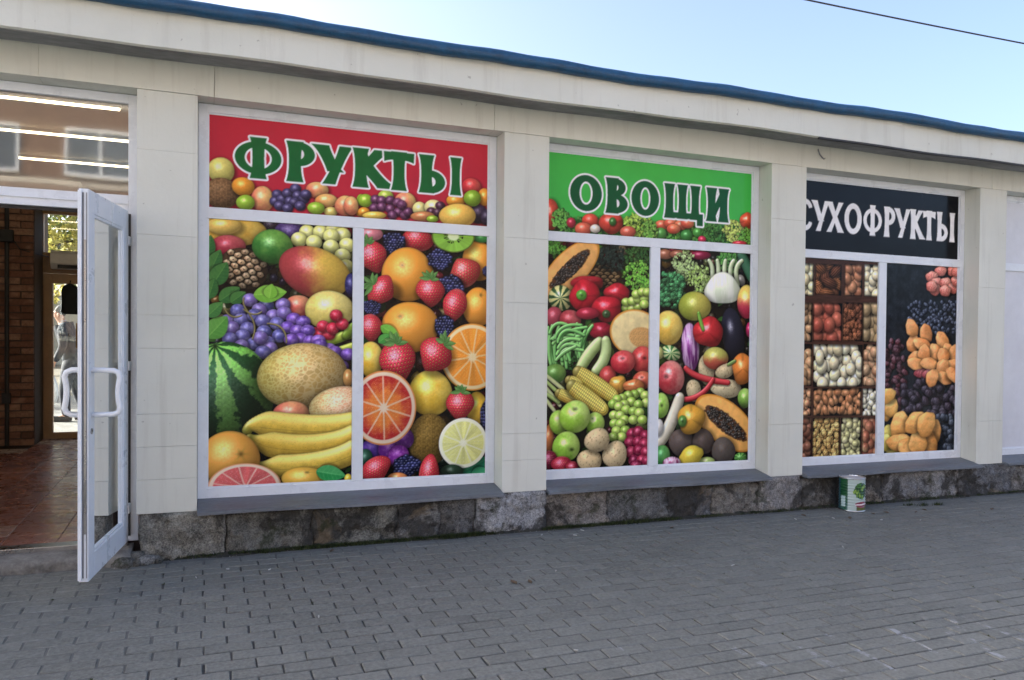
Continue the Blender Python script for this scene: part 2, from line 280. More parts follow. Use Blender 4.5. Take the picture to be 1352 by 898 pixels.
PRINT = {
'w1h': '''
o 88 2419 82 87 5 218,206,112 -
f 91 2275 107 99 5 132,98,66 -
o 222 2329 73 61 5 228,150,52 -
o 341 2258 71 86 5 222,120,92 236,190,118
o 236 2228 59 51 4 150,186,58 -
o 689 2346 77 54 5 222,120,92 236,190,118
g 434 2295 36 33 5 58,50,84 90,84,130
g 420 2250 36 33 4 58,50,84 90,84,130
g 463 2268 36 33 5 58,50,84 90,84,130
g 448 2222 36 33 4 58,50,84 90,84,130
g 498 2308 36 33 5 58,50,84 90,84,130
g 549 2342 37 33 5 58,50,84 90,84,130
g 513 2257 36 33 4 58,50,84 90,84,130
g 564 2298 37 33 5 58,50,84 90,84,130
g 601 2279 37 33 5 58,50,84 90,84,130
g 542 2252 36 33 4 58,50,84 90,84,130
g 499 2211 36 33 4 58,50,84 90,84,130
g 579 2232 37 33 4 58,50,84 90,84,130
g 615 2310 37 33 5 58,50,84 90,84,130
o 749 2280 78 46 4 228,152,84 236,190,118
o 779 2209 48 33 4 220,200,110 -
o 682 2225 59 42 4 150,186,58 -
o 877 2255 76 69 4 222,120,92 236,190,118
o 980 2216 34 31 4 228,150,52 -
o 984 2301 34 43 4 150,186,58 -
o 914 2258 51 65 4 222,120,92 236,190,118
o 1149 2344 56 40 5 178,196,80 -
o 1288 2316 78 67 4 214,96,92 236,190,118
o 1010 2301 50 46 4 150,186,58 -
o 1000 2222 43 34 4 228,150,52 -
g 1079 2314 35 32 5 86,44,76 140,90,120
g 1122 2310 35 32 4 86,44,76 140,90,120
g 1072 2256 35 32 4 86,44,76 140,90,120
g 1123 2267 35 32 4 86,44,76 140,90,120
g 1181 2315 35 32 4 86,44,76 140,90,120
g 1233 2304 36 32 4 86,44,76 140,90,120
g 1181 2257 35 32 4 86,44,76 140,90,120
g 1240 2240 36 32 4 86,44,76 140,90,120
g 1196 2215 35 32 4 86,44,76 140,90,120
g 1285 2221 36 32 4 86,44,76 140,90,120
g 1307 2245 36 32 4 86,44,76 140,90,120
g 1262 2292 36 32 4 86,44,76 140,90,120
o 1072 2206 87 26 4 236,200,90 -
o 1390 2273 53 51 4 226,214,140 -
o 1489 2292 71 53 4 228,216,150 -
g 1538 2306 37 30 4 66,34,52 110,80,100
g 1474 2261 37 30 4 66,34,52 110,80,100
g 1520 2256 37 30 4 66,34,52 110,80,100
o 1413 2223 91 35 4 196,128,80 -
o 1482 2210 46 24 4 150,186,58 -
o 1768 2459 73 63 5 196,46,58 214,90,80
o 1651 2349 72 45 4 228,150,52 -
o 1869 2392 55 64 5 228,150,52 -
g 1825 2267 72 68 4 50,38,58 80,60,90
g 1882 2249 48 58 4 44,36,56 80,60,90
o 1776 2377 67 60 5 134,172,52 -
o 1667 2245 141 87 4 238,192,92 -
''',
'w1l': '''
o 147 2032 221 105 4 226,170,62 238,200,96
g 521 2048 109 82 4 58,42,86 100,80,140
o 106 2065 110 58 4 236,196,100 -
g 624 2058 53 50 4 206,206,120 236,236,176
g 712 2063 54 50 4 206,206,120 236,236,176
g 795 2081 54 50 4 206,206,120 236,236,176
g 855 2054 55 51 4 206,206,120 236,236,176
g 572 2006 53 50 3 206,206,120 236,236,176
g 780 2042 54 50 4 206,206,120 236,236,176
g 668 1994 53 50 3 206,206,120 236,236,176
g 886 1987 55 51 3 206,206,120 236,236,176
g 780 1970 54 50 3 206,206,120 236,236,176
g 856 1913 55 51 3 206,206,120 236,236,176
g 879 1841 55 51 3 206,206,120 236,236,176
o 133 1936 107 76 3 156,36,58 190,90,90
pine 224 1797 152 130 -19 166,122,84 226,196,150
o 406 1949 132 116 3 52,116,46 110,160,70
o 676 1793 242 172 -20 168,64,66 224,186,82 lr
g 915 1719 43 80 2 40,40,90 80,80,140
leaf 76 44,100,50 96,150,70 11,1857 27,2002
leaf 90 44,100,50 96,150,70 25,1771 85,1912
leaf 113 44,100,50 96,150,70 38,1684 127,1834
leaf 89 44,100,50 96,150,70 12,1596 52,1728
leaf 100 44,100,50 96,150,70 80,1584 203,1676
leaf 82 44,100,50 96,150,70 148,1575 238,1648
o 569 1567 88 75 2 204,84,78 222,150,110
apple 772 1546 164 135 2 222,202,104 232,216,130 0.1 -0.65
tube 69 140,170,50 190,200,90 708,1319 832,1360 930,1394
tube 63 150,176,56 190,200,90 770,1248 849,1273 931,1306
tube 63 120,150,50 - 880,1377 930,1442
g 669 1389 43 41 1 176,32,56 226,110,120
g 715 1382 43 41 1 176,32,56 226,110,120
g 770 1383 44 41 1 176,32,56 226,110,120
g 730 1435 43 41 1 176,32,56 226,110,120
g 793 1423 44 41 1 176,32,56 226,110,120
g 856 1453 44 41 1 176,32,56 226,110,120
g 816 1510 44 41 1 176,32,56 226,110,120
g 264 1596 48 44 2 112,92,156 168,164,206
g 367 1566 49 45 2 74,74,134 168,164,206
g 471 1572 49 45 2 112,92,156 168,164,206
g 192 1526 48 44 2 74,74,134 168,164,206
g 323 1534 48 45 2 112,92,156 168,164,206
g 411 1496 49 45 1 112,92,156 168,164,206
g 478 1518 49 45 2 112,92,156 168,164,206
g 128 1456 47 44 1 112,92,156 168,164,206
g 214 1468 48 44 1 92,88,150 168,164,206
g 294 1498 48 44 1 74,74,134 168,164,206
g 345 1461 49 45 1 92,88,150 168,164,206
g 156 1414 47 44 1 112,92,156 168,164,206
g 250 1412 48 44 1 92,88,150 168,164,206
g 434 1447 49 45 1 92,88,150 168,164,206
g 221 1363 48 44 1 92,88,150 168,164,206
g 353 1391 49 45 1 74,74,134 168,164,206
g 449 1367 49 45 1 74,74,134 168,164,206
g 142 1342 47 44 1 92,88,150 168,164,206
g 294 1314 48 45 1 74,74,134 168,164,206
g 214 1297 48 44 1 112,92,156 168,164,206
g 375 1322 49 45 1 92,88,150 168,164,206
g 390 1284 49 45 1 112,92,156 168,164,206
g 287 1221 48 45 0 92,88,150 168,164,206
g 346 1260 49 45 1 92,88,150 168,164,206
g 331 1353 48 45 1 112,92,156 168,164,206
g 539 1481 48 41 1 104,68,158 176,150,216
g 600 1463 49 41 1 90,60,146 176,150,216
g 501 1425 48 40 1 90,60,146 176,150,216
g 562 1403 49 41 1 104,68,158 176,150,216
g 630 1404 49 41 1 90,60,146 176,150,216
g 585 1349 49 41 1 104,68,158 176,150,216
g 524 1343 48 41 1 104,68,158 176,150,216
g 646 1334 49 41 1 104,68,158 176,150,216
g 700 1339 49 41 1 124,84,170 176,150,216
g 770 1283 50 41 1 124,84,170 176,150,216
g 708 1311 50 41 1 90,60,146 176,150,216
g 833 1230 50 41 0 104,68,158 176,150,216
g 809 1264 50 41 1 104,68,158 176,150,216
g 852 1169 51 42 0 104,68,158 176,150,216
g 896 1249 51 42 0 104,68,158 176,150,216
tube 11 150,140,84 - 228,1610 242,1535 286,1459 281,1344
tube 11 150,140,84 - 228,1534 286,1505 337,1522
tube 11 150,140,84 - 113,1531 156,1487 214,1496
tube 12 150,140,84 - 374,1446 464,1417 494,1324
leaf 117 112,178,58 160,212,90 287,1628 494,1657
leaf 87 118,184,60 160,212,90 386,1609 400,1706
leaf 132 80,150,60 130,190,90 8,1348 128,1486
leaf 87 60,120,60 110,170,80 7,1483 99,1576
wm 115 978 302 346 -1 104,164,70 22,58,28
melon 601 1102 293 220 6 178,146,84 214,190,132
o 897 1089 35 64 0 190,140,80 -
o 526 859 121 78 -1 206,98,88 226,160,110
melon 851 897 213 136 7 196,150,110 226,200,164
ban 183 222,186,72 240,222,120 251,750 362,784 603,757 939,770
ban 170 214,176,66 238,216,110 267,698 497,637 742,635 939,690
ban 158 218,184,74 240,220,116 322,517 558,506 774,532 940,593
orange 145 573 189 180 -2 226,158,66 240,196,110 0.35 0.15
slice 239 377 230 160 -3 206,98,96 236,214,190 11 224,160,112
orange 612 420 150 79 -3 214,166,66 230,196,90 0.1 0.5
leaf 112 36,136,68 110,190,120 689,464 885,423
o 901 406 26 32 -3 220,196,70 -
''',
'w1r': '''
o 1051 2072 87 49 4 214,130,140 -
orange 1828 1927 128 144 3 232,150,54 244,190,92 2 2
o 1851 2095 67 36 4 70,152,74 -
straw 1376 2063 127 91 -177 216,50,70 -
kiwi 1637 2094 160 117 4 142,196,74 226,240,190
bb 1212 2024 86 80 3 44,48,86 -
straw 1064 1914 109 116 23 216,50,70 - 1
orange 1310 1806 192 190 3 232,150,54 244,190,92 -0.2 0.35
bb 1537 1924 90 74 3 44,48,86 -
straw 1718 1843 133 108 -149 212,66,72 -
bb 1624 1740 97 84 2 44,48,86 -
straw 1129 1686 124 86 61 216,50,70 - 1
bb 1885 1857 29 36 3 44,48,86 -
straw 1473 1690 110 107 2 216,50,70 - 1
orange 1825 1596 118 144 2 232,150,54 244,190,92 0.2 0.6
bb 1057 1571 68 52 2 44,48,86 -
orange 1331 1442 205 184 1 232,150,54 244,190,92 -0.35 0.4
straw 1647 1595 94 128 -18 216,50,70 -
bb 1575 1452 76 87 1 44,48,86 -
straw 1055 1428 84 100 1 216,50,70 -
o 1056 1215 88 126 0 238,190,62 246,216,110
o 1822 868 83 123 -1 236,192,66 -
bb 1885 812 36 106 -1 44,48,86 -
slice 1786 1236 232 241 0 232,148,56 244,222,170 10 232,160,64
o 1478 979 162 167 -1 238,192,60 248,216,100
leaf 82 96,176,58 150,210,90 1123,1446 1256,1367
leaf 65 60,140,60 110,190,90 1107,1332 1189,1390
straw 1244 1199 136 151 10 216,50,70 - 1
straw 1507 1244 130 128 -34 216,50,70 - 1
straw 1697 890 113 112 -1 216,50,70 - 1
f 1472 650 151 187 -2 124,98,44 160,134,70
g 1079 601 98 65 -2 84,50,150 130,90,190
g 1194 597 86 82 -2 116,40,150 190,110,210
g 1294 663 67 73 -2 110,40,140 180,110,200
g 1253 545 75 79 -2 120,40,140 190,110,200
g 1023 538 49 65 -2 40,80,60 -
leaf 141 36,130,92 80,170,120 1710,409 1915,502
leaf 106 44,140,96 80,170,120 1781,371 1925,416
slice 1146 881 230 258 -1 206,84,56 240,216,186 10 224,144,80 blood
lime 1722 620 181 180 -2 214,216,136 240,242,214 8 240,240,224
bb 1309 474 101 79 -2 44,48,86 -
o 1246 394 74 36 -3 222,140,80 -
o 1639 420 88 51 -3 40,60,44 -
straw 1100 460 112 87 28 216,50,70 -
straw 1474 423 129 76 80 216,50,70 -
''',
'w2h': '''
leafy 538 2229 523 85 4 60,130,56 130,180,80
leafy 1396 2240 530 82 4 70,140,56 150,190,90
pepper 100 2305 76 123 4 206,78,60 -
leafy 180 2273 67 76 4 90,160,70 150,200,100
o 264 2256 40 39 4 176,46,66 -
o 425 2283 72 55 4 208,76,60 -
o 366 2217 72 52 4 212,100,76 -
pepper 604 2275 112 84 4 206,72,58 -
o 616 2288 32 34 4 60,110,50 -
o 466 2225 45 34 4 226,214,196 -
leafy 839 2280 135 94 4 150,190,70 200,220,120
o 750 2219 71 47 4 200,96,76 -
o 1050 2291 64 41 4 206,84,64 224,130,90
o 1135 2311 65 41 4 206,84,64 224,130,90
o 1230 2303 66 41 4 206,84,64 224,130,90
o 1161 2269 65 41 4 206,84,64 224,130,90
o 1290 2322 66 41 4 206,84,64 224,130,90
o 1042 2225 58 47 4 84,150,70 -
o 1283 2225 59 44 4 60,130,60 -
o 1387 2254 49 39 4 76,150,64 -
leafy 949 2241 75 73 4 90,150,60 180,210,110
leafy 1556 2272 135 83 4 54,112,50 110,160,70
o 1429 2202 39 30 3 196,50,80 -
leafy 1756 2285 129 91 4 176,196,92 214,222,140
pepper 1865 2381 74 70 4 214,86,56 -
leafy 1858 2254 74 61 4 90,150,60 160,200,90
o 1794 2193 74 21 3 196,50,60 -
''',
'w2l': '''
leafy 116 2058 99 60 3 70,140,50 140,190,80
pine 543 1858 166 96 2 150,104,60 206,164,100
leafy 602 2008 132 106 3 28,44,40 64,84,70
leafy 860 2021 145 95 3 40,80,40 90,140,60
papaya 260 1906 311 135 43 236,176,102 70,46,44
leafy 844 1879 141 123 3 96,170,60 176,216,100
pepper 405 1801 147 64 2 176,36,48 -
pepper 658 1738 120 78 2 190,36,50 -
stripe 183 1683 100 97 2 216,210,140 40,80,44
pepper 389 1705 140 132 2 196,34,50 -
stem 355 1712 44 40 2 96,170,60 -
g 740 1623 43 35 2 160,190,80 206,222,140
g 793 1625 43 35 2 160,190,80 206,222,140
g 847 1642 43 35 2 160,190,80 206,222,140
g 739 1670 43 34 2 160,190,80 206,222,140
g 793 1680 43 35 2 160,190,80 206,222,140
g 847 1697 43 35 2 160,190,80 206,222,140
g 901 1707 44 35 2 160,190,80 206,222,140
g 901 1660 44 35 2 160,190,80 206,222,140
g 828 1736 43 35 2 160,190,80 206,222,140
g 882 1754 44 35 2 160,190,80 206,222,140
g 927 1755 44 35 2 160,190,80 206,222,140
pepper 572 1615 133 106 2 192,34,50 -
stem 567 1575 35 31 2 60,90,50 -
o 130 1541 70 79 1 178,70,84 -
o 264 1520 94 79 1 150,40,52 190,90,90
pepper 530 1446 115 68 1 160,30,50 -
o 408 1574 103 46 2 170,40,60 -
melonhalf 832 1432 234 184 -8 228,208,150 222,170,104
leafy 258 1273 185 153 0 34,70,34 60,110,50
tube 30 96,184,84 170,226,140 169,1154 130,1278 138,1403
tube 30 96,184,84 170,226,140 145,1167 138,1306 177,1445
tube 30 120,200,100 170,226,140 231,1200 222,1337 261,1475
tube 30 120,200,100 170,226,140 132,1220 85,1341 83,1461
tube 30 96,184,84 170,226,140 236,1159 247,1284 305,1411
tube 30 80,164,72 170,226,140 375,1237 377,1345 428,1453
tube 30 80,164,72 170,226,140 124,1220 82,1297 87,1375
tube 30 96,184,84 170,226,140 351,1189 312,1341 321,1494
tube 30 80,164,72 170,226,140 239,1224 269,1323 346,1424
tube 30 120,200,100 170,226,140 265,1201 262,1293 306,1385
tube 30 80,164,72 170,226,140 145,1172 104,1288 109,1404
tube 30 120,200,100 170,226,140 204,1183 196,1299 234,1415
tube 30 80,164,72 170,226,140 149,1193 141,1341 180,1490
tube 30 120,200,100 170,226,140 354,1192 333,1285 360,1378
tube 30 80,164,72 170,226,140 200,1217 186,1333 218,1449
tube 30 80,164,72 170,226,140 348,1227 331,1353 361,1481
tube 30 96,184,84 170,226,140 337,1240 369,1361 450,1483
tube 30 120,200,100 170,226,140 112,1172 91,1323 116,1475
tube 30 96,184,84 170,226,140 352,1230 349,1339 394,1448
tube 30 96,184,84 170,226,140 266,1216 224,1352 228,1489
tube 27 104,190,90 170,226,140 167,1304 244,1366 378,1412
tube 27 104,190,90 170,226,140 96,1419 156,1490 256,1475
tube 27 128,204,108 170,226,140 123,1340 200,1384 347,1376
tube 27 128,204,108 170,226,140 188,1251 243,1302 376,1292
tube 27 84,170,76 170,226,140 110,1372 186,1426 269,1460
tube 27 128,204,108 170,226,140 156,1260 230,1334 346,1322
tube 27 104,190,90 170,226,140 126,1372 177,1410 294,1405
tube 27 128,204,108 170,226,140 152,1217 213,1274 310,1323
tube 27 128,204,108 170,226,140 166,1309 235,1371 344,1371
tube 27 84,170,76 170,226,140 142,1379 211,1465 355,1484
tube 27 84,170,76 170,226,140 188,1373 240,1430 402,1469
tube 27 84,170,76 170,226,140 164,1351 234,1440 382,1407
tube 97 168,196,112 214,228,164 353,1158 420,1259 510,1360
tube 92 176,200,120 216,230,170 482,1138 559,1244 566,1369
o 143 1117 93 76 0 80,130,56 120,160,76
apple 889 1227 109 105 0 186,50,56 210,90,80 0.2 0.1
o 587 1096 77 81 0 190,70,66 -
apple 718 1206 110 94 0 190,42,56 214,90,86 0.0 0.3
apple 891 1064 91 73 0 188,66,56 206,110,80 0 0.3
pepper 676 1033 82 72 0 224,164,70 -
pepper 816 1021 101 54 0 212,126,72 -
tube 32 206,204,160 200,214,140 68,1105 211,998
tube 31 150,180,90 200,214,140 69,1060 194,952
tube 31 206,204,160 200,214,140 69,1014 187,876
tube 31 150,180,90 200,214,140 70,969 178,899
tube 31 206,204,160 200,214,140 70,924 146,831
corn 131 238,190,72 250,224,130 336,1127 474,1042 638,940
corn 97 234,184,70 250,224,130 260,1066 346,1028
corn 97 234,184,70 250,224,130 178,968 313,913
corn 136 240,194,76 250,226,134 286,1020 398,942 546,843
o 98 635 40 109 -2 190,112,62 -
apple 177 752 80 94 -1 146,194,62 190,220,110 2 2
apple 483 738 80 87 -1 140,190,60 190,220,110 -0.3 0.4
apple 311 791 133 126 -1 152,202,62 200,228,120 0 0.45
g 874 969 45 38 -1 132,168,62 206,222,140
g 920 944 46 38 -1 164,192,84 206,222,140
g 820 953 45 38 -1 132,168,62 206,222,140
g 766 946 45 38 -1 132,168,62 206,222,140
g 713 923 45 38 -1 150,182,72 206,222,140
g 669 916 44 38 -1 150,182,72 206,222,140
g 930 888 46 38 -1 164,192,84 206,222,140
g 794 898 45 38 -1 150,182,72 206,222,140
g 857 874 45 38 -1 132,168,62 206,222,140
g 731 876 45 38 -1 164,192,84 206,222,140
g 634 882 44 38 -1 132,168,62 206,222,140
g 687 861 44 38 -1 164,192,84 206,222,140
g 750 836 45 38 -1 150,182,72 206,222,140
g 813 822 45 38 -1 132,168,62 206,222,140
g 867 810 45 38 -1 164,192,84 206,222,140
g 643 794 44 38 -1 164,192,84 206,222,140
g 697 790 44 38 -1 164,192,84 206,222,140
g 736 757 45 38 -1 150,182,72 206,222,140
g 814 756 45 38 -1 164,192,84 206,222,140
g 648 731 44 38 -1 132,168,62 206,222,140
g 701 727 45 38 -1 150,182,72 206,222,140
g 666 673 44 38 -2 164,192,84 206,222,140
g 743 675 45 38 -2 132,168,62 206,222,140
g 713 624 45 38 -2 164,192,84 206,222,140
g 637 626 44 38 -2 132,168,62 206,222,140
g 895 754 46 38 -1 150,182,72 206,222,140
g 806 645 54 48 -2 120,22,50 190,90,110
g 860 659 54 48 -2 120,22,50 190,90,110
g 924 626 55 48 -2 120,22,50 190,90,110
g 789 582 54 47 -2 120,22,50 190,90,110
g 861 580 54 48 -2 120,22,50 190,90,110
g 916 562 55 48 -2 140,34,60 190,90,110
g 799 503 54 48 -2 140,34,60 190,90,110
g 871 516 55 48 -2 120,22,50 190,90,110
g 935 498 55 48 -2 140,34,60 190,90,110
g 827 438 54 48 -2 96,18,44 190,90,110
g 899 435 55 48 -2 140,34,60 190,90,110
g 945 425 55 48 -2 120,22,50 190,90,110
g 845 393 54 48 -2 96,18,44 190,90,110
apple 241 566 118 116 -2 138,190,60 190,220,110 0.4 -0.2
straw 103 468 66 76 -2 130,22,56 -
straw 200 430 91 64 -2 186,36,66 -
straw 293 406 61 46 -3 160,30,56 -
potato 438 451 117 90 -2 222,196,146 -
potato 656 489 110 117 16 228,204,156 -
potato 502 607 120 94 24 224,200,152 -
''',
'w2r': '''
o 1087 2059 75 41 3 160,100,76 -
o 1207 2066 79 35 3 150,90,70 -
o 1417 2069 106 36 3 136,34,64 -
leafy 1269 1980 115 110 3 160,190,120 214,226,180
leafy 1420 1875 131 114 2 150,186,90 224,232,190
leafy 1696 2031 146 70 3 70,140,60 150,196,110
tube 101 40,84,60 90,140,110 1929,1897 1871,2002 1814,2091
tube 42 186,206,150 226,234,206 1527,1835 1534,1955 1501,2029
tube 43 186,206,150 226,234,206 1592,1837 1592,1958 1580,2033
tube 43 186,206,150 226,234,206 1657,1840 1650,1961 1659,2037
tube 43 186,206,150 226,234,206 1723,1843 1708,1964 1740,2041
tube 43 186,206,150 226,234,206 1789,1845 1766,1966 1821,2045
fennel 1636 1806 189 139 2 214,222,196 238,240,226
broc 1142 1783 154 162 2 62,134,82 120,180,120
o 1370 1657 155 122 2 150,160,60 190,180,84 lr
o 1876 1708 101 141 2 196,56,84 222,196,100 tb
apple 1131 1479 133 139 1 226,182,74 240,210,110 2 2
o 1904 1478 35 64 1 170,40,90 -
eggp 1744 1435 111 225 11 36,36,50 -
streak 1333 1327 84 197 4 120,44,120 210,170,206
pepper 1503 1452 153 129 1 198,46,52 -
tube 34 120,176,70 - 1408,1603 1424,1547 1454,1470
stripe 1152 1279 92 60 -17 200,210,150 56,120,60
o 1045 1278 39 52 0 180,180,110 -
potato 1493 1156 82 145 0 208,192,150 -
o 1576 1240 124 95 0 190,84,66 184,182,92 tb
potato 1672 1137 101 66 17 206,188,146 -
potato 1369 980 77 92 8 202,184,142 -
potato 1684 993 168 80 0 210,196,156 -
pepper 1845 1156 113 138 0 222,132,60 -
tube 31 120,150,80 - 1700,1188 1767,1220
apple 1155 1084 129 139 0 186,56,64 220,140,130 -0.35 0.05
tube 54 178,32,44 220,90,90 1293,1159 1438,1085 1702,1041
tube 47 178,32,44 220,90,90 1211,913 1412,936 1554,1069
apple 1869 912 74 84 -1 120,170,70 170,206,110 2 2
apple 1068 863 75 102 -1 130,186,60 180,216,110 0.1 0
tube 110 206,196,166 230,224,204 1042,556 1151,707 1238,922
o 1044 691 50 68 -1 228,224,214 -
papaya 1685 707 348 176 -34 238,178,96 60,50,50
potato 1262 561 128 119 -2 96,84,78 -
potato 1468 564 108 114 -2 88,76,70 -
potato 1663 484 118 121 -2 92,84,78 -
pepper 1350 749 136 128 -1 228,168,62 -
stem 1268 735 40 47 -1 90,140,60 -
o 1504 401 83 38 -2 170,190,110 -
lemon 1355 454 114 92 15 222,196,70 -
o 1083 465 75 86 -2 48,124,62 110,170,90
streak 1173 406 83 47 -2 150,70,110 220,190,206
stripe 1832 420 62 42 -2 110,170,80 50,110,50
''',
'w3h': '''

''',
'w3l': '''
cell 73 1784 249 2052 41 51 nut 218,198,142 236,222,176
cell 272 1794 551 2059 80 48 pecan 140,88,52 90,52,34
cell 595 1796 789 2071 55 55 nut 138,78,56 186,132,96
cell 816 1799 1038 2076 56 50 nut 216,200,152 236,226,190
cell 52 1388 240 1716 51 48 nut 172,122,82 204,164,122
cell 258 1396 566 1722 65 69 nut 152,66,54 182,100,78
cell 584 1399 798 1733 29 33 walnut 136,84,56 96,58,42
cell 811 1393 1012 1740 65 75 nut 150,122,84 180,156,116
cell 58 1008 243 1363 55 58 nut 176,126,84 206,164,120
cell 263 1001 803 1362 59 66 nut 232,214,162 246,234,196
cell 819 1003 1020 1369 55 50 nut 158,104,74 206,172,132
cell 65 754 243 984 30 31 nut 206,180,130 220,150,110
cell 270 749 797 982 33 52 nut 166,106,66 196,140,96
cell 820 738 1025 977 41 32 nut 224,212,172 240,232,204
cell 70 383 255 733 47 43 nut 124,70,52 160,110,84
cell 270 378 559 725 37 29 walnut 206,170,104 160,120,70
cell 579 375 800 722 36 35 nut 218,210,168 190,186,128
cell 819 375 1033 717 51 54 nut 206,180,130 150,84,64
''',
'w3r': '''
dry 1734 2061 80 56 3 204,104,92 224,150,132
dry 1892 2068 82 56 3 204,104,92 224,150,132
dry 1624 2007 80 55 2 204,104,92 224,150,132
dry 1692 1952 80 56 2 204,104,92 224,150,132
dry 1804 1957 81 56 2 204,104,92 224,150,132
dry 1895 1911 82 56 2 204,104,92 224,150,132
dry 1671 1886 80 56 2 204,104,92 224,150,132
dry 1794 1882 81 56 2 204,104,92 224,150,132
dry 1626 1917 80 55 2 204,104,92 224,150,132
dry 1939 1979 82 56 2 204,104,92 224,150,132
dry 1949 2062 82 56 3 204,104,92 224,150,132
dry 1625 1628 28 19 27 36,42,58 80,90,112
dry 1396 1681 27 19 155 36,42,58 80,90,112
dry 1939 1593 30 19 23 36,42,58 80,90,112
dry 1350 1616 27 18 28 36,42,58 80,90,112
dry 1484 1762 23 22 77 36,42,58 80,90,112
dry 1861 1631 23 23 91 36,42,58 80,90,112
dry 1747 1646 31 17 -179 36,42,58 80,90,112
dry 1960 1539 26 22 49 36,42,58 80,90,112
dry 1478 1687 27 20 148 36,42,58 80,90,112
dry 1587 1529 30 17 176 36,42,58 80,90,112
dry 1860 1783 30 18 170 36,42,58 80,90,112
dry 1630 1492 30 17 11 36,42,58 80,90,112
dry 1728 1552 30 17 13 36,42,58 80,90,112
dry 1410 1698 29 17 10 36,42,58 80,90,112
dry 1829 1730 23 23 79 36,42,58 80,90,112
dry 1457 1560 24 21 124 36,42,58 80,90,112
dry 1410 1648 26 20 42 36,42,58 80,90,112
dry 1944 1549 30 18 166 36,42,58 80,90,112
dry 1539 1687 30 17 14 36,42,58 80,90,112
dry 1695 1707 24 22 61 36,42,58 80,90,112
dry 1620 1497 23 22 109 36,42,58 80,90,112
dry 1873 1730 30 18 169 36,42,58 80,90,112
dry 1843 1709 27 21 144 36,42,58 80,90,112
dry 1886 1607 30 18 15 36,42,58 80,90,112
dry 1367 1492 25 20 136 36,42,58 80,90,112
dry 1498 1534 25 21 46 36,42,58 80,90,112
dry 1448 1563 27 19 34 36,42,58 80,90,112
dry 1685 1530 26 21 43 36,42,58 80,90,112
dry 1906 1724 27 21 41 36,42,58 80,90,112
dry 1609 1757 24 22 61 36,42,58 80,90,112
dry 1688 1739 30 18 167 36,42,58 80,90,112
dry 1949 1592 23 23 112 36,42,58 80,90,112
dry 1422 1759 29 17 170 36,42,58 80,90,112
dry 1774 1499 24 22 123 36,42,58 80,90,112
dry 1636 1564 30 17 -179 36,42,58 80,90,112
dry 1386 1611 29 17 168 36,42,58 80,90,112
dry 1905 1681 30 18 168 36,42,58 80,90,112
dry 1874 1615 24 23 63 36,42,58 80,90,112
dry 1698 1601 24 22 124 36,42,58 80,90,112
dry 1959 1527 24 23 65 36,42,58 80,90,112
dry 1793 1611 29 19 159 36,42,58 80,90,112
dry 1393 1553 23 22 115 36,42,58 80,90,112
dry 1632 1709 22 23 91 36,42,58 80,90,112
dry 1720 1511 31 17 3 36,42,58 80,90,112
dry 1524 1577 28 18 25 36,42,58 80,90,112
dry 1902 1590 30 18 167 36,42,58 80,90,112
dry 1540 1581 23 22 75 36,42,58 80,90,112
dry 1575 1605 29 18 20 36,42,58 80,90,112
dry 1781 1503 29 19 24 36,42,58 80,90,112
dry 1614 1695 23 22 71 36,42,58 80,90,112
dry 1724 1635 29 18 159 36,42,58 80,90,112
dry 1949 1652 31 17 6 36,42,58 80,90,112
dry 1876 1771 23 23 109 36,42,58 80,90,112
dry 1530 1544 29 18 20 36,42,58 80,90,112
dry 1482 1730 24 22 121 36,42,58 80,90,112
dry 1614 1593 28 19 154 36,42,58 80,90,112
dry 1936 1584 23 23 85 36,42,58 80,90,112
dry 1445 1766 25 20 139 36,42,58 80,90,112
dry 1447 1691 25 21 135 36,42,58 80,90,112
dry 1396 1501 29 18 19 36,42,58 80,90,112
dry 1835 1506 25 22 126 36,42,58 80,90,112
dry 1736 1570 30 18 168 36,42,58 80,90,112
dry 1952 1498 29 20 152 36,42,58 80,90,112
dry 1550 1749 22 22 103 36,42,58 80,90,112
dry 1813 1639 29 19 155 36,42,58 80,90,112
dry 1381 1539 24 21 54 36,42,58 80,90,112
dry 1823 1740 23 23 95 36,42,58 80,90,112
dry 1788 1535 31 17 174 36,42,58 80,90,112
dry 1644 1501 27 20 33 36,42,58 80,90,112
dry 1661 1692 24 22 124 36,42,58 80,90,112
dry 1662 1532 25 21 49 36,42,58 80,90,112
dry 1661 1610 23 23 100 36,42,58 80,90,112
dry 1648 1601 30 17 177 36,42,58 80,90,112
dry 1685 1635 30 17 10 36,42,58 80,90,112
dry 1910 1705 30 18 19 36,42,58 80,90,112
dry 1630 1684 24 22 119 36,42,58 80,90,112
dry 1352 1711 25 21 133 36,42,58 80,90,112
dry 1535 1670 29 17 16 36,42,58 80,90,112
dry 1787 1745 27 20 38 36,42,58 80,90,112
dry 1460 1618 23 22 62 36,42,58 80,90,112
dry 1592 1621 28 19 30 36,42,58 80,90,112
dry 1729 1593 29 18 161 36,42,58 80,90,112
dry 1718 1529 27 20 143 36,42,58 80,90,112
dry 1843 1518 25 22 49 36,42,58 80,90,112
dry 1886 1744 27 21 141 36,42,58 80,90,112
dry 1599 1546 23 22 68 36,42,58 80,90,112
dry 1758 1774 25 21 133 36,42,58 80,90,112
dry 1908 1500 23 23 93 36,42,58 80,90,112
dry 1807 1634 29 19 28 36,42,58 80,90,112
dry 1380 1737 22 22 104 36,42,58 80,90,112
dry 1655 1611 28 19 27 36,42,58 80,90,112
dry 1911 1756 31 17 175 36,42,58 80,90,112
dry 1624 1554 23 23 83 36,42,58 80,90,112
dry 1655 1652 30 17 3 36,42,58 80,90,112
dry 1774 1534 23 23 80 36,42,58 80,90,112
dry 1795 1662 29 19 24 36,42,58 80,90,112
dry 1726 1661 23 23 92 36,42,58 80,90,112
dry 1952 1549 31 18 169 36,42,58 80,90,112
dry 1589 1565 24 21 55 36,42,58 80,90,112
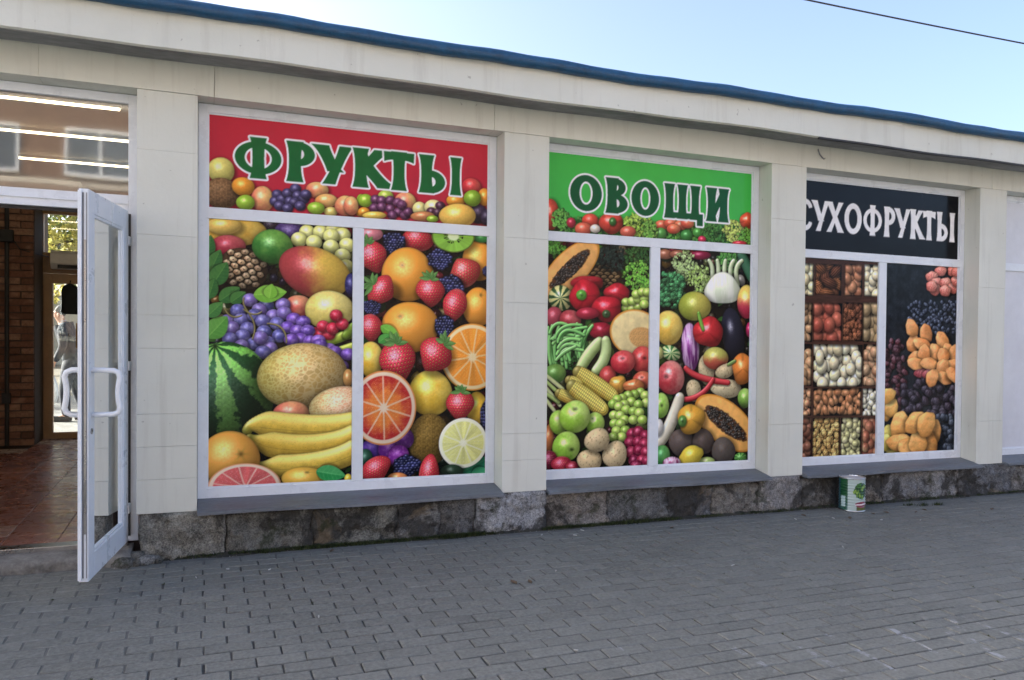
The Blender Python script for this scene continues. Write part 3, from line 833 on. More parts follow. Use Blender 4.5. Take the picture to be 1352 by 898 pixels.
dry 1623 1772 24 22 124 36,42,58 80,90,112
dry 1748 1681 23 23 108 36,42,58 80,90,112
dry 1945 1779 27 21 144 36,42,58 80,90,112
dry 1495 1656 28 19 29 36,42,58 80,90,112
dry 1566 1745 30 17 169 36,42,58 80,90,112
dry 1691 1488 28 19 154 36,42,58 80,90,112
dry 1370 1501 22 22 85 36,42,58 80,90,112
dry 1443 1627 30 17 9 36,42,58 80,90,112
dry 1925 1661 24 23 115 36,42,58 80,90,112
dry 1561 1691 23 22 106 36,42,58 80,90,112
dry 1514 1565 30 17 3 36,42,58 80,90,112
dry 1486 1758 26 20 146 36,42,58 80,90,112
dry 1580 1515 30 17 8 36,42,58 80,90,112
dry 1957 1508 31 18 169 36,42,58 80,90,112
dry 1845 1606 24 22 121 36,42,58 80,90,112
dry 1616 1716 22 23 98 36,42,58 80,90,112
dry 1415 1642 22 22 81 36,42,58 80,90,112
dry 1500 1604 27 19 149 36,42,58 80,90,112
dry 1790 1711 30 18 167 36,42,58 80,90,112
dry 1825 1599 27 21 41 36,42,58 80,90,112
dry 1762 1615 24 22 123 36,42,58 80,90,112
dry 1802 1725 31 17 179 36,42,58 80,90,112
dry 1910 1526 31 17 9 36,42,58 80,90,112
dry 1504 1649 29 17 15 36,42,58 80,90,112
dry 1669 1756 25 21 132 36,42,58 80,90,112
dry 1678 1594 23 23 86 36,42,58 80,90,112
dry 1467 1671 28 18 159 36,42,58 80,90,112
dry 1725 1555 23 23 73 36,42,58 80,90,112
dry 1140 887 46 27 178 40,22,32 92,60,70
dry 1147 919 45 29 125 78,30,38 92,60,70
dry 1102 846 31 29 106 40,22,32 92,60,70
dry 1270 1108 46 28 49 78,30,38 92,60,70
dry 1222 959 40 35 52 58,26,34 92,60,70
dry 1128 984 37 36 51 40,22,32 92,60,70
dry 1216 816 43 38 77 40,22,32 92,60,70
dry 1180 1263 44 36 95 58,26,34 92,60,70
dry 1159 1171 36 32 65 58,26,34 92,60,70
dry 1250 1169 36 30 112 58,26,34 92,60,70
dry 1119 920 55 24 2 78,30,38 92,60,70
dry 1083 1303 42 24 158 40,22,32 92,60,70
dry 1089 1055 52 23 11 78,30,38 92,60,70
dry 1096 1204 38 28 14 78,30,38 92,60,70
dry 1178 949 39 36 54 40,22,32 92,60,70
dry 1166 1189 43 35 90 78,30,38 92,60,70
dry 1262 1359 46 26 145 78,30,38 92,60,70
dry 1150 1402 35 30 83 78,30,38 92,60,70
dry 1228 1069 40 37 73 40,22,32 92,60,70
dry 1291 1248 36 33 132 40,22,32 92,60,70
dry 1121 1133 44 29 8 40,22,32 92,60,70
dry 1247 1211 41 29 168 40,22,32 92,60,70
dry 1077 1097 49 27 29 40,22,32 92,60,70
dry 1122 1254 47 30 33 58,26,34 92,60,70
dry 1288 1147 46 37 120 78,30,38 92,60,70
dry 1185 1238 45 36 55 78,30,38 92,60,70
dry 1254 1347 50 29 32 58,26,34 92,60,70
dry 1265 1159 42 31 42 58,26,34 92,60,70
dry 1228 1253 31 33 62 58,26,34 92,60,70
dry 1247 1016 34 29 51 40,22,32 92,60,70
dry 1298 885 33 35 118 78,30,38 92,60,70
dry 1197 1309 51 24 155 58,26,34 92,60,70
dry 1266 1353 43 28 14 40,22,32 92,60,70
dry 1235 1352 40 34 93 58,26,34 92,60,70
dry 1263 1138 54 25 156 58,26,34 92,60,70
dry 1081 1140 48 29 175 40,22,32 92,60,70
dry 1142 1356 38 30 138 40,22,32 92,60,70
dry 1086 1314 46 31 143 58,26,34 92,60,70
dry 1224 1398 41 32 36 78,30,38 92,60,70
dry 1104 911 48 33 137 78,30,38 92,60,70
dry 1112 1003 56 27 173 40,22,32 92,60,70
dry 1201 1350 41 26 16 40,22,32 92,60,70
dry 1303 1044 51 27 156 58,26,34 92,60,70
dry 1100 1007 38 30 26 58,26,34 92,60,70
dry 1175 869 45 26 33 58,26,34 92,60,70
dry 1312 1127 51 27 155 78,30,38 92,60,70
dry 1103 1273 31 35 87 40,22,32 92,60,70
dry 1227 939 47 27 149 58,26,34 92,60,70
dry 1234 1015 32 31 55 78,30,38 92,60,70
dry 1180 1048 36 30 45 58,26,34 92,60,70
dry 1216 1304 41 38 103 40,22,32 92,60,70
dry 1221 1076 50 24 171 78,30,38 92,60,70
dry 1250 804 42 28 126 58,26,34 92,60,70
dry 1106 1099 45 25 13 40,22,32 92,60,70
dry 1143 840 42 32 35 78,30,38 92,60,70
dry 1205 1046 49 24 167 40,22,32 92,60,70
dry 1213 1327 54 25 166 58,26,34 92,60,70
dry 1255 1173 40 29 153 40,22,32 92,60,70
dry 1077 1289 47 36 127 40,22,32 92,60,70
dry 1261 861 46 33 123 58,26,34 92,60,70
dry 1410 930 59 36 4 40,28,38 60,54,68
dry 1384 932 48 45 54 28,24,34 60,54,68
dry 1481 874 48 45 53 28,24,34 60,54,68
dry 1790 791 46 48 68 40,28,38 60,54,68
dry 1705 906 46 48 70 40,28,38 60,54,68
dry 1808 899 62 36 179 40,28,38 60,54,68
dry 1855 1031 60 38 15 40,28,38 60,54,68
dry 1654 920 60 36 167 40,28,38 60,54,68
dry 1913 967 49 48 119 40,28,38 60,54,68
dry 1795 859 55 42 144 40,28,38 60,54,68
dry 1901 757 54 44 35 40,28,38 60,54,68
dry 1469 767 60 35 175 40,28,38 60,54,68
dry 1770 885 54 43 34 40,28,38 60,54,68
dry 1747 737 60 37 163 40,28,38 60,54,68
dry 1886 922 58 40 153 28,24,34 60,54,68
dry 1738 923 59 38 16 28,24,34 60,54,68
dry 1374 797 57 38 16 40,28,38 60,54,68
dry 1306 990 49 43 46 40,28,38 60,54,68
dry 1419 920 45 47 79 40,28,38 60,54,68
dry 1401 831 52 42 33 40,28,38 60,54,68
dry 1331 760 49 44 48 40,28,38 60,54,68
dry 1403 802 55 40 147 28,24,34 60,54,68
dry 1443 772 51 43 133 28,24,34 60,54,68
dry 1438 779 47 46 57 40,28,38 60,54,68
dry 1319 853 51 42 134 28,24,34 60,54,68
dry 1658 990 61 36 173 28,24,34 60,54,68
dry 1737 965 58 39 154 40,28,38 60,54,68
dry 1891 816 59 39 18 40,28,38 60,54,68
dry 1578 1014 58 37 161 28,24,34 60,54,68
dry 1777 1003 57 41 25 28,24,34 60,54,68
dry 1637 969 52 44 41 28,24,34 60,54,68
dry 1696 992 50 45 46 28,24,34 60,54,68
dry 1749 975 49 46 123 28,24,34 60,54,68
dry 1609 1047 60 36 169 28,24,34 60,54,68
dry 1655 1058 47 47 115 40,28,38 60,54,68
dry 1662 923 46 47 108 28,24,34 60,54,68
dry 1497 808 52 43 36 40,28,38 60,54,68
dry 1792 1064 57 41 151 28,24,34 60,54,68
dry 1966 1061 46 50 82 40,28,38 60,54,68
dry 1312 763 58 36 7 28,24,34 60,54,68
dry 1677 844 48 47 58 40,28,38 60,54,68
dry 1830 888 45 49 93 28,24,34 60,54,68
dry 1703 799 59 38 14 40,28,38 60,54,68
dry 1461 919 55 40 147 28,24,34 60,54,68
dry 1478 883 58 37 159 40,28,38 60,54,68
dry 1476 1003 60 35 176 28,24,34 60,54,68
dry 1690 763 56 41 24 28,24,34 60,54,68
dry 1712 857 57 40 152 40,28,38 60,54,68
dry 1792 766 61 36 3 28,24,34 60,54,68
dry 1915 868 46 49 102 28,24,34 60,54,68
dry 1717 1055 46 48 73 40,28,38 60,54,68
dry 1857 808 57 41 149 40,28,38 60,54,68
dry 1368 787 55 39 24 40,28,38 60,54,68
dry 1470 899 49 44 127 40,28,38 60,54,68
dry 1347 931 46 45 60 28,24,34 60,54,68
dry 1779 731 59 39 16 28,24,34 60,54,68
dry 1401 915 53 41 142 28,24,34 60,54,68
dry 1309 932 45 46 97 28,24,34 60,54,68
dry 1564 969 45 47 73 28,24,34 60,54,68
dry 1961 827 54 44 138 28,24,34 60,54,68
dry 1498 1033 58 37 160 40,28,38 60,54,68
dry 1615 743 47 47 59 40,28,38 60,54,68
dry 1946 740 55 43 30 28,24,34 60,54,68
dry 1574 844 60 36 7 40,28,38 60,54,68
dry 1686 749 60 37 163 28,24,34 60,54,68
dry 1612 935 58 38 158 40,28,38 60,54,68
dry 1553 1057 46 47 72 28,24,34 60,54,68
dry 1428 881 56 39 23 28,24,34 60,54,68
dry 1572 864 55 41 145 40,28,38 60,54,68
dry 1606 721 51 44 131 40,28,38 60,54,68
dry 1781 592 50 29 8 34,40,52 70,80,96
dry 1911 595 43 36 40 34,40,52 70,80,96
dry 1731 658 43 35 38 34,40,52 70,80,96
dry 1836 416 45 34 137 34,40,52 70,80,96
dry 1798 599 48 32 20 34,40,52 70,80,96
dry 1977 594 48 33 146 34,40,52 70,80,96
dry 1924 419 52 29 1 34,40,52 70,80,96
dry 1813 591 50 30 10 34,40,52 70,80,96
dry 1962 606 48 33 147 34,40,52 70,80,96
dry 1863 696 39 38 66 34,40,52 70,80,96
dry 1788 702 48 31 20 34,40,52 70,80,96
dry 1883 703 42 37 48 34,40,52 70,80,96
dry 1841 539 49 31 17 34,40,52 70,80,96
dry 1914 628 46 34 139 34,40,52 70,80,96
dry 1903 665 47 33 28 34,40,52 70,80,96
dry 1804 485 38 38 68 34,40,52 70,80,96
dry 1833 435 45 34 31 34,40,52 70,80,96
dry 1804 604 46 34 30 34,40,52 70,80,96
dry 1735 708 41 36 121 34,40,52 70,80,96
dry 1881 452 52 28 175 34,40,52 70,80,96
dry 1808 499 51 29 168 34,40,52 70,80,96
dry 1787 494 43 36 128 34,40,52 70,80,96
dry 1986 429 45 35 33 34,40,52 70,80,96
dry 1893 684 38 39 74 34,40,52 70,80,96
dry 1829 695 39 38 63 34,40,52 70,80,96
dry 1815 555 43 36 41 34,40,52 70,80,96
dry 1769 586 38 39 85 34,40,52 70,80,96
dry 1774 502 44 34 34 34,40,52 70,80,96
dry 1752 606 38 38 72 34,40,52 70,80,96
dry 1769 528 44 35 135 34,40,52 70,80,96
dry 1877 487 52 29 1 34,40,52 70,80,96
dry 1831 597 51 29 7 34,40,52 70,80,96
dry 1832 697 38 39 90 34,40,52 70,80,96
dry 1884 562 41 37 50 34,40,52 70,80,96
dry 1792 707 40 37 55 34,40,52 70,80,96
dry 1967 528 44 36 38 34,40,52 70,80,96
dry 1903 653 38 39 84 34,40,52 70,80,96
dry 1895 404 40 38 58 34,40,52 70,80,96
dry 1885 409 48 32 146 34,40,52 70,80,96
dry 1896 512 39 39 70 34,40,52 70,80,96
dry 1500 1121 85 48 0 150,60,70 200,120,120
dry 1653 1065 83 52 15 150,60,70 200,120,120
dry 1601 1112 85 49 7 150,60,70 200,120,120
apri 1407 1390 89 75 65 204,126,68 230,166,106
apri 1392 1528 93 72 129 216,142,80 230,166,106
apri 1567 1485 92 75 123 204,126,68 230,166,106
apri 1772 1422 101 71 140 216,142,80 230,166,106
apri 1519 1382 112 60 166 204,126,68 230,166,106
apri 1447 1260 111 60 16 204,126,68 230,166,106
apri 1685 1309 91 76 117 204,126,68 230,166,106
apri 1546 1298 86 78 91 204,126,68 230,166,106
apri 1449 1205 114 58 173 216,142,80 230,166,106
apri 1852 1310 97 75 129 216,142,80 230,166,106
apri 1611 1205 116 58 173 224,150,86 230,166,106
apri 1930 1301 87 81 91 224,150,86 230,166,106
apri 1788 1272 88 79 105 204,126,68 230,166,106
apri 1894 1187 116 62 15 204,126,68 230,166,106
apri 1778 1168 95 75 53 204,126,68 230,166,106
apri 1806 1074 116 61 165 204,126,68 230,166,106
apri 1922 1102 109 68 149 204,126,68 230,166,106
apri 1652 1074 94 75 53 216,142,80 230,166,106
apri 1126 875 86 81 104 204,146,70 226,180,104
apri 1092 766 84 82 91 204,146,70 226,180,104
apri 1164 801 90 79 53 204,146,70 226,180,104
apri 1113 912 103 69 23 204,146,70 226,180,104
apri 1120 583 102 66 14 190,168,62 214,200,110
apri 1171 444 105 64 163 190,168,62 214,200,110
apri 1098 492 85 79 53 190,168,62 214,200,110
apri 1264 652 130 108 53 214,148,76 230,172,98
apri 1664 567 127 115 65 214,148,76 230,172,98
apri 1616 475 140 107 128 202,134,66 230,172,98
apri 1268 486 161 85 -2 214,148,76 230,172,98
apri 1392 427 162 87 163 202,134,66 230,172,98
apri 1490 479 123 115 91 214,148,76 230,172,98
apri 1461 666 152 96 22 214,148,76 230,172,98
apri 1587 644 132 111 52 214,148,76 230,172,98
''',
}
# ------------------------------------------------------------------ printed pictures (flat vinyl film), drawn stroke by stroke
_NT = None
def _tile():
    global _NT
    r = np.random.default_rng(21); t = np.zeros((512, 512)); amp = 1.0; tot = 0
    for k in (8, 16, 32, 64, 128):
        g = r.random((k, k)); idx = np.arange(512)*k/512; i0 = idx.astype(int) % k; i1 = (i0+1) % k; fr = idx-np.floor(idx); fr = fr*fr*(3-2*fr)
        a = g[i0]*(1-fr)[:, None]+g[i1]*fr[:, None]; a = a[:, i0]*(1-fr)[None]+a[:, i1]*fr[None]
        t += a*amp; tot += amp; amp *= .6
    _NT = t/tot
_tile()
def nz(x, y, s=1.0):        # value noise, one big blob ~ 64/s mm
    return _NT[(np.floor(y*s).astype(int)) % 512, (np.floor(x*s).astype(int)) % 512]
def hexc(h): return np.array([float(q) for q in h.split(',')])/255
def sst(a, b, x): t = np.clip((x-a)/(b-a), 0, 1); return t*t*(3-2*t)
LIGHT = np.array([-.38, .55, .74]); LIGHT = LIGHT/np.linalg.norm(LIGHT)
class Pic:
    def __init__(s, u0, u1, v0, v1, px, bg, seed=0):
        s.u0, s.v0, s.px = u0, v0, px; s.w = int(round((u1-u0)/px)); s.h = int(round((v1-v0)/px))
        s.u1, s.v1 = u0+s.w*px, v0+s.h*px
        s.c = np.zeros((s.h, s.w, 3)); s.r = np.random.default_rng(seed)
        x, y, sl = s.win(u0, u1, v0, v1); n = nz(x, y, .5)[..., None]; s.c[sl] = np.array(bg)*(.55+.9*n)
    def win(s, a, b, c, d):
        i0, i1 = max(0, int((a-s.u0)/s.px)), min(s.w, int((b-s.u0)/s.px)+2); j0, j1 = max(0, int((c-s.v0)/s.px)), min(s.h, int((d-s.v0)/s.px)+2)
        if i1 <= i0 or j1 <= j0: return None, None, None
        x, y = np.meshgrid(s.u0+(np.arange(i0, i1)+.5)*s.px, s.v0+(np.arange(j0, j1)+.5)*s.px); return x, y, (slice(j0, j1), slice(i0, i1))
    def put(s, sl, col, m): s.c[sl] = s.c[sl]*(1-m[..., None])+col*m[..., None]
    def shadow(s, x, y, rx, ry, k=.55):
        X, Y, sl = s.win(x-rx*1.5, x+rx*1.6, y-ry*1.7, y+ry*1.4)
        if X is None: return
        d = np.sqrt(((X-x-rx*.08)/rx)**2+((Y-y+ry*.14)/ry)**2); s.c[sl] *= (1-k*(1-sst(.85, 1.32, d)))[..., None]
    def ball(s, kind, x, y, rx, ry, rot, c, c2, ex, sh=.45):
        R0 = max(rx, ry)*1.12
        if sh: s.shadow(x, y, rx, ry, sh)
        X, Y, sl = s.win(x-R0, x+R0, y-R0, y+R0)
        if X is None: return
        a = math.radians(rot); dx, dy = X-x, Y-y
        u = (dx*math.cos(a)+dy*math.sin(a))/rx; v = (-dx*math.sin(a)+dy*math.cos(a))/ry
        th = np.arctan2(v, u); r = np.hypot(u, v); R = np.ones_like(r); ph = (x*13.7+y*7.1) % 6.28
        if kind == 'straw': R = 1-.30*sst(.3, -1, np.sin(th))*np.abs(np.cos(th))**.8-.03*np.sin(2*th+ph)
        elif kind == 'pepper': R = .95+.05*np.cos(3*th+ph)+.03*np.cos(5*th+ph*2)
        elif kind == 'potato': R = .94+.05*np.cos(2*th+ph)+.03*np.cos(3*th+ph*1.7)
        elif kind == 'lemon': R = .90+.14*np.exp(-(np.abs(np.cos(th))-1)**2/.008)
        elif kind == 'dry': R = .92+.06*np.cos(2*th+ph)+.05*np.cos(5*th+ph*2)
        elif kind == 'apri': R = 1/(np.abs(np.cos(th))**1.8+np.abs(np.sin(th))**1.8+1e-6)**(1/1.8)*(1+.05*np.cos(3*th+ph)+.03*np.cos(7*th+ph))
        elif kind in ('o', 'orange', 'apple'): R = .98+.015*np.cos(2*th+ph)+.012*np.cos(3*th+ph*2)
        elif kind == 'fennel': R = .92+.08*np.cos(3*th+1.6)
        rr = r/R; aa = s.px/min(rx, ry)*1.1; m = 1-sst(1-aa, 1+aa*.6, rr)
        if m.max() <= 0: return
        q = np.clip(rr, 0, .999); z = np.sqrt(1-q*q)
        nu, nv = u/R, v/R; nx = nu*math.cos(a)-nv*math.sin(a); ny = nu*math.sin(a)+nv*math.cos(a)
        base = np.ones(X.shape+(3,))*c; n = nz(X+ph*40, Y, 1.3); nf = nz(X*3.1, Y*3.1, 2.0)
        bx, by = np.zeros_like(u), np.zeros_like(u); spec, sp_pow = .55, 26; amb = .50
        if c2 is not None:
            t = sst(.25, .75, .5*n+.5*(.5+.35*u+.3*v))
            if 'lr' in ex: t = sst(-.55, .45, nx+.5*(n-.5))
            if 'tb' in ex: t = sst(-.5, .4, ny+.5*(n-.5))
            base = base*(1-t[..., None])+c2*t[..., None]
        base = base*(.92+.16*nf)[..., None]
        if kind == 'g': spec, sp_pow, amb = .45, 18, .42; base = c*(.9+.4*n)[..., None]; t = sst(.42, .7, nz(X+ph*90, Y+ph*55, 4))*.55; base = base*(1-t[..., None])+(c2 if c2 is not None else c)*t[..., None]
        elif kind == 'f': base = c*(.55+.9*nz(X*2.5, Y*2.5, 3))[..., None]; spec = .05; amb = .4
        elif kind == 'orange':
            p = nz(X*6, Y*6, 4); base = (c*(1-.35*n[..., None])+c2*.35*n[..., None])*(.95+.12*p)[..., None]; ox, oy = float(ex[0]), float(ex[1]); d = np.hypot(u-ox, v-oy)
            base = base*(1-.5*np.exp(-(d/.09)**2))[..., None]; spec, sp_pow = .40, 14
            st = np.exp(-(d/.22)**2)*(np.cos(np.arctan2(v-oy, u-ox)*6) > .3)*.35; base = base*(1-st[..., None])+np.array([.55, .55, .25])*st[..., None]
        elif kind == 'apple':
            ox, oy = float(ex[0]), float(ex[1]); d = np.hypot((u-ox), (v-oy)*1.4); base = base*(1-.62*np.exp(-(d/.17)**2))[..., None]; bx, by = (u-ox)*np.exp(-(d/.3)**2)*-1.6, (v-oy)*np.exp(-(d/.3)**2)*-1.6; spec, sp_pow = .65, 30
            base = base*(.9+.2*nz(th*60, rr*20, 1.5))[..., None]
        elif kind == 'straw':
            gx, gy = u*5.4/(.75+.25*z+1e-6), v*5.4/(.75+.25*z); row = np.floor(gy); fx = (gx+.5*(row % 2)) % 1-.5; fy = gy % 1-.5; d = np.hypot(fx*1.4, fy)
            bx, by = fx*-.9*(d < .42), fy*-.9*(d < .42); sd = sst(.24, .14, d)[..., None]; base = base*(1-.85*sd)+np.array([.98, .80, .42])*.85*sd; base = base*(1-.42*sst(.46, .28, d)*(1-sst(.24, .14, d)))[..., None]
            spec, sp_pow, amb = .75, 16, .45
            base = base*(1-.3*sst(.75, 1, v)[..., None])+np.array([.95, .75, .65])*.3*sst(.75, 1, v)[..., None]
        elif kind == 'wm':
            lon = np.arctan2(v-.93, u+.22)*10.5+2.6*(nz(X, Y, 1.8)-.5); st = sst(-.35, .35, np.sin(lon)+1.3*(nz(X, Y, 4)-.5)+.45*(r-.5)+.3*nx)
            base = c*(1-st[..., None])+c2*st[..., None]; base = base*(.75+.5*nz(X, Y, 6))[..., None]; spec, sp_pow, amb = .35, 6, .36; base = base*(.75+.75*sst(-.1, .9, ny-.35*nx))[..., None]; d = np.hypot(u+.22, v-.90); base = base*(1-.7*np.exp(-(d/.07)**2))[..., None]
        elif kind == 'melon':
            f1 = np.full(X.shape, 9.0); f2 = np.full(X.shape, 9.0); wu, wv = u/(.55+.45*z)+.05*(nf-.5), v/(.55+.45*z)+.05*(n-.5)
            for (pu, pv) in np.random.default_rng(5).uniform(-1.7, 1.7, (760, 2)):
                dd = np.hypot(wu-pu, (wv-pv)*.8); f2 = np.minimum(f2, np.maximum(f1, dd)); f1 = np.minimum(f1, dd)
            k = (f2-f1) < .024; base = c*(.95+.35*n)[..., None]; base[k] = base[k]*.25+np.clip(c2*1.08, 0, 1)*.75; spec, sp_pow, amb = .25, 8, .42
            t = sst(.1, -.9, nx)[..., None]*.45; base = base*(1-t)+base*np.array([.78, .95, .62])*t
        elif kind == 'pine':
            gx, gy = (u+v)*3.0, (u-v)*3.0; fx, fy = gx % 1-.5, gy % 1-.5; d = np.maximum(np.abs(fx), np.abs(fy)); base = c*(1-sst(.30, .47, d)[..., None])+np.array([.22, .10, .06])*sst(.30, .47, d)[..., None]
            e = sst(.22, .08, np.hypot(fx, fy))[..., None]; base = base*(1-e)+c2*e; bx, by = -(fx+fy)*.9, -(fx-fy)*.9; spec = .25
        elif kind == 'slice' or kind == 'lime':
            nseg = int(ex[0]); rind = hexc(ex[1]); an = (th/(2*math.pi)*nseg+ph) % 1-.5; fib = nz(th*150+X*0, r*24, 1.4)
            base = c*(.78+.5*fib)[..., None]
            if 'blood' in ex: t = sst(.35, .95, r+.5*(nz(X, Y, 1.6)-.5)+.25*(fib-.5)); base = np.array([.92, .52, .24])*(.85+.3*fib)[..., None]; base = base*(1-.85*t[..., None])+np.array([.68, .10, .16])*.85*t[..., None]
            w = .035/np.clip(r, .12, 1); ln = (1-sst(w*.6, w*1.6, .5-np.abs(an)))*.7*(r < .86); base = base*(1-ln[..., None])+c2*ln[..., None]
            ce = (1-sst(.09, .17, r*(1+.25*np.cos(th*nseg+ph))))[..., None]; base = base*(1-ce)+c2*ce
            pi = sst(.84, .875, rr)[..., None]; base = base*(1-pi)+c2*pi; ri = sst(.945, .97, rr)[..., None]; base = base*(1-ri)+rind*ri
            sp = (nz(X*3, Y*3, 6) > .70)*.35*(r < .84); base = np.clip(base+sp[..., None], 0, 1); s.put(sl, base*(.97-.12*(nx*.5-ny*.5))[..., None], m); return
        elif kind == 'kiwi':
            base = c*(.75+.45*nz(th*120, r*20, 1.2))[..., None]; t = sst(.33, .2, r)[..., None]; base = base*(1-t)+c2*t
            k = ((nz(th*90, r*30, 3) > .60) & (r > .26) & (r < .46))[..., None]*.9; base = base*(1-k)+.06*k; ri = sst(.9, .96, rr)[..., None]; base = base*(1-ri)+np.array([.36, .42, .16])*ri; s.put(sl, base, m); return
        elif kind == 'papaya' or kind == 'melonhalf':
            base = c*(.88+.24*n)[..., None]; t = sst(.9, .97, rr)[..., None]; base = base*(1-t)+np.array([.80, .52, .18])*t*(.9)+base*t*.1
            if kind == 'papaya':
                cv = np.hypot(u/.70, v/.40)*(.92+.3*(nz(X, Y, 3)-.4)); t = sst(1.25, .8, cv)[..., None]*.5; base = base*(1-t)+np.array([.93, .72, .40])*t
                k = sst(1.0, .93, cv)[..., None]; base = base*(1-k)+np.array([.34, .22, .14])*k
            else:
                t = sst(.72, .62, np.hypot((u-.25)/.75, (v+.15)/.66))[..., None]; col = c2*(.7+.5*nz(X*2, Y*2, 6))[..., None]; base = base*(1-t)+col*t
            s.put(sl, base*(1.0-.16*(nx*.5-ny*.5))[..., None], m)
            if kind == 'papaya':
                for _ in range(190):
                    q_, w_ = math.sqrt(s.r.random())*.95, s.r.random()*6.283; pu, pv = q_*math.cos(w_)*.68*rx, q_*math.sin(w_)*.37*ry; e_ = rx*s.r.uniform(.028, .042); g_ = s.r.uniform(.10, .30)
                    s.ball('eggp', x+pu*math.cos(a)-pv*math.sin(a), y+pu*math.sin(a)+pv*math.cos(a), e_, e_*.85, s.r.uniform(0, 180), np.array([g_*1.1, g_, g_*.92]), None, [], .3)
            return
        elif kind == 'pepper': spec, sp_pow, amb = .8, 34, .40; gr = np.abs(np.cos(1.5*th+ph)); base = base*(.84+.16*sst(0, .4, gr))[..., None]; bx = -.25*np.sin(3*th+ph)*r
        elif kind == 'stripe': k = sst(-.1, .3, np.sin(th*9+3*(n-.5)))[..., None]; base = c*(1-k)+c2*k
        elif kind == 'streak': k = sst(.42, .6, nz(u*160, v*30, 2))[..., None]; base = c*(1-k)+c2*k; spec = .5
        elif kind == 'potato': base = c*(.82+.3*n)[..., None]; k = sst(.62, .70, nz(X+ph*50, Y, 5))[..., None]*.45; base = base*(1-k)+np.array([.40, .28, .17])*k; spec = .10; amb = .50
        elif kind == 'eggp': spec, sp_pow, amb = .75, 40, .4
        elif kind == 'fennel': k = sst(.40, .62, nz(u*140, v*16, 2))[..., None]; base = c*(1-k)+c2*k; spec = .1; amb = .62
        elif kind == 'dry': base = base*(.72+.5*nz(X*2, Y*2, 6))[..., None]; spec, sp_pow, amb = .30, 14, .46; nx, ny = nx*.5, ny*.5; bx = (nz(X, Y, 8)-.5)*.8; by = (nz(X+77, Y, 8)-.5)*.8
        elif kind == 'apri': nx, ny = nx*.42+.2*np.sin(v*3+ph), ny*.42; wr_ = nz(X*.5+ph*40, Y*1.3+ph*20, 1.1); base = base*(.80+.42*wr_)[..., None]; spec, sp_pow, amb = .12, 10, .52
        elif kind == 'stem': base = c*(.6+.7*nz(th*40, r*20, 2))[..., None]; base = base*(1-.5*np.exp(-(r/.3)**2))[..., None]
        elif kind == 'nut': base = base*(.85+.3*nz(u*50, v*90, 2))[..., None]; spec = .2; amb = .42
        elif kind == 'pecan': base = base*(.62+.65*sst(.3, .7, .5+.5*np.sin(v*16+4*(n-.5))))[..., None]; spec = .1; amb = .38
        elif kind == 'walnut': k = nz(X*2.2+ph*30, Y*2.2, 7); base = base*(.58+.95*sst(.3, .68, k))[..., None]; spec = .12; amb = .42
        nx, ny = nx+bx, ny+by; ln = np.sqrt(nx*nx+ny*ny+z*z)+1e-6
        dif = np.clip((nx*LIGHT[0]+ny*LIGHT[1]+z*LIGHT[2])/ln, 0, 1)
        hv = np.array([LIGHT[0], LIGHT[1], LIGHT[2]+1]); hv /= np.linalg.norm(hv)
        sp = np.clip((nx*hv[0]+ny*hv[1]+z*hv[2])/ln, 0, 1)**sp_pow*spec
        amb += .13; shd = (amb+(1.12-amb)*dif)*(.82+.18*sst(0, .45, z)); sp = sp*(.35+1.1*nf)
        out = np.clip(base*1.04*shd[..., None]+sp[..., None]*.8, 0, 1); s.put(sl, out, m)
    def straw_cap(s, x, y, rx, ry, rot):
        a0 = math.radians(rot+90); hx_, hy_ = x+math.cos(a0)*ry*.86, y+math.sin(a0)*ry*.86
        for k in range(6):
            a = a0+(k-2.5)*.62+s.r.uniform(-.15, .15); L = rx*s.r.uniform(.45, .75)
            s.leaf(rx*.26, np.array([.30, .50, .24]), np.array([.55, .72, .42]), [(hx_, hy_), (hx_+math.cos(a)*L, hy_+math.sin(a)*L)])
    def bb(s, x, y, rx, ry, c):
        s.shadow(x, y, rx, ry); s.ball('f', x, y, rx*.95, ry*.95, 0, c*.35, None, [], 0); n = 5; k = 0
        for j in range(-4, 5):
            for i in range(-4, 5):
                px_, py_ = (i+.5*(j % 2)+s.r.uniform(-.16, .16))*.26, (j+s.r.uniform(-.16, .16))*.225
                if math.hypot(px_, py_) < .92: s.ball('eggp', x+px_*rx+s.r.uniform(-.02, .02)*rx, y+py_*ry, rx*s.r.uniform(.14, .19), ry*s.r.uniform(.13, .18), 0, c*s.r.uniform(.6, 1.5), None, [], 0)
    def scales(s, x, y, rx, ry, rot, c, c2):
        s.shadow(x, y, rx, ry); s.ball('f', x, y, rx, ry, rot, c*.42, None, [], 0); ca, sa = math.cos(math.radians(rot)), math.sin(math.radians(rot))
        for j in range(-4, 5):
            for i in range(-4, 5):
                pu, pv = (i+.5*(j % 2)+s.r.uniform(-.08, .08))*.36, j*.27
                if math.hypot(pu, pv) > .90: continue
                k = 1-.45*max(0, math.hypot(pu+.25, pv-.25)-.2); t = s.r.random(); dx, dy = pu*rx, pv*ry
                s.ball('dry', x+dx*ca-dy*sa, y+dx*sa+dy*ca, rx*.165, ry*.155, s.r.uniform(-20, 20), (c*(1-t)+c2*t)*k, c2*k, [], .7); s.ball('f', x+dx*ca-dy*sa, y+dx*sa+dy*ca-ry*.02, rx*.03, ry*.03, 0, c*.4, None, [], 0)
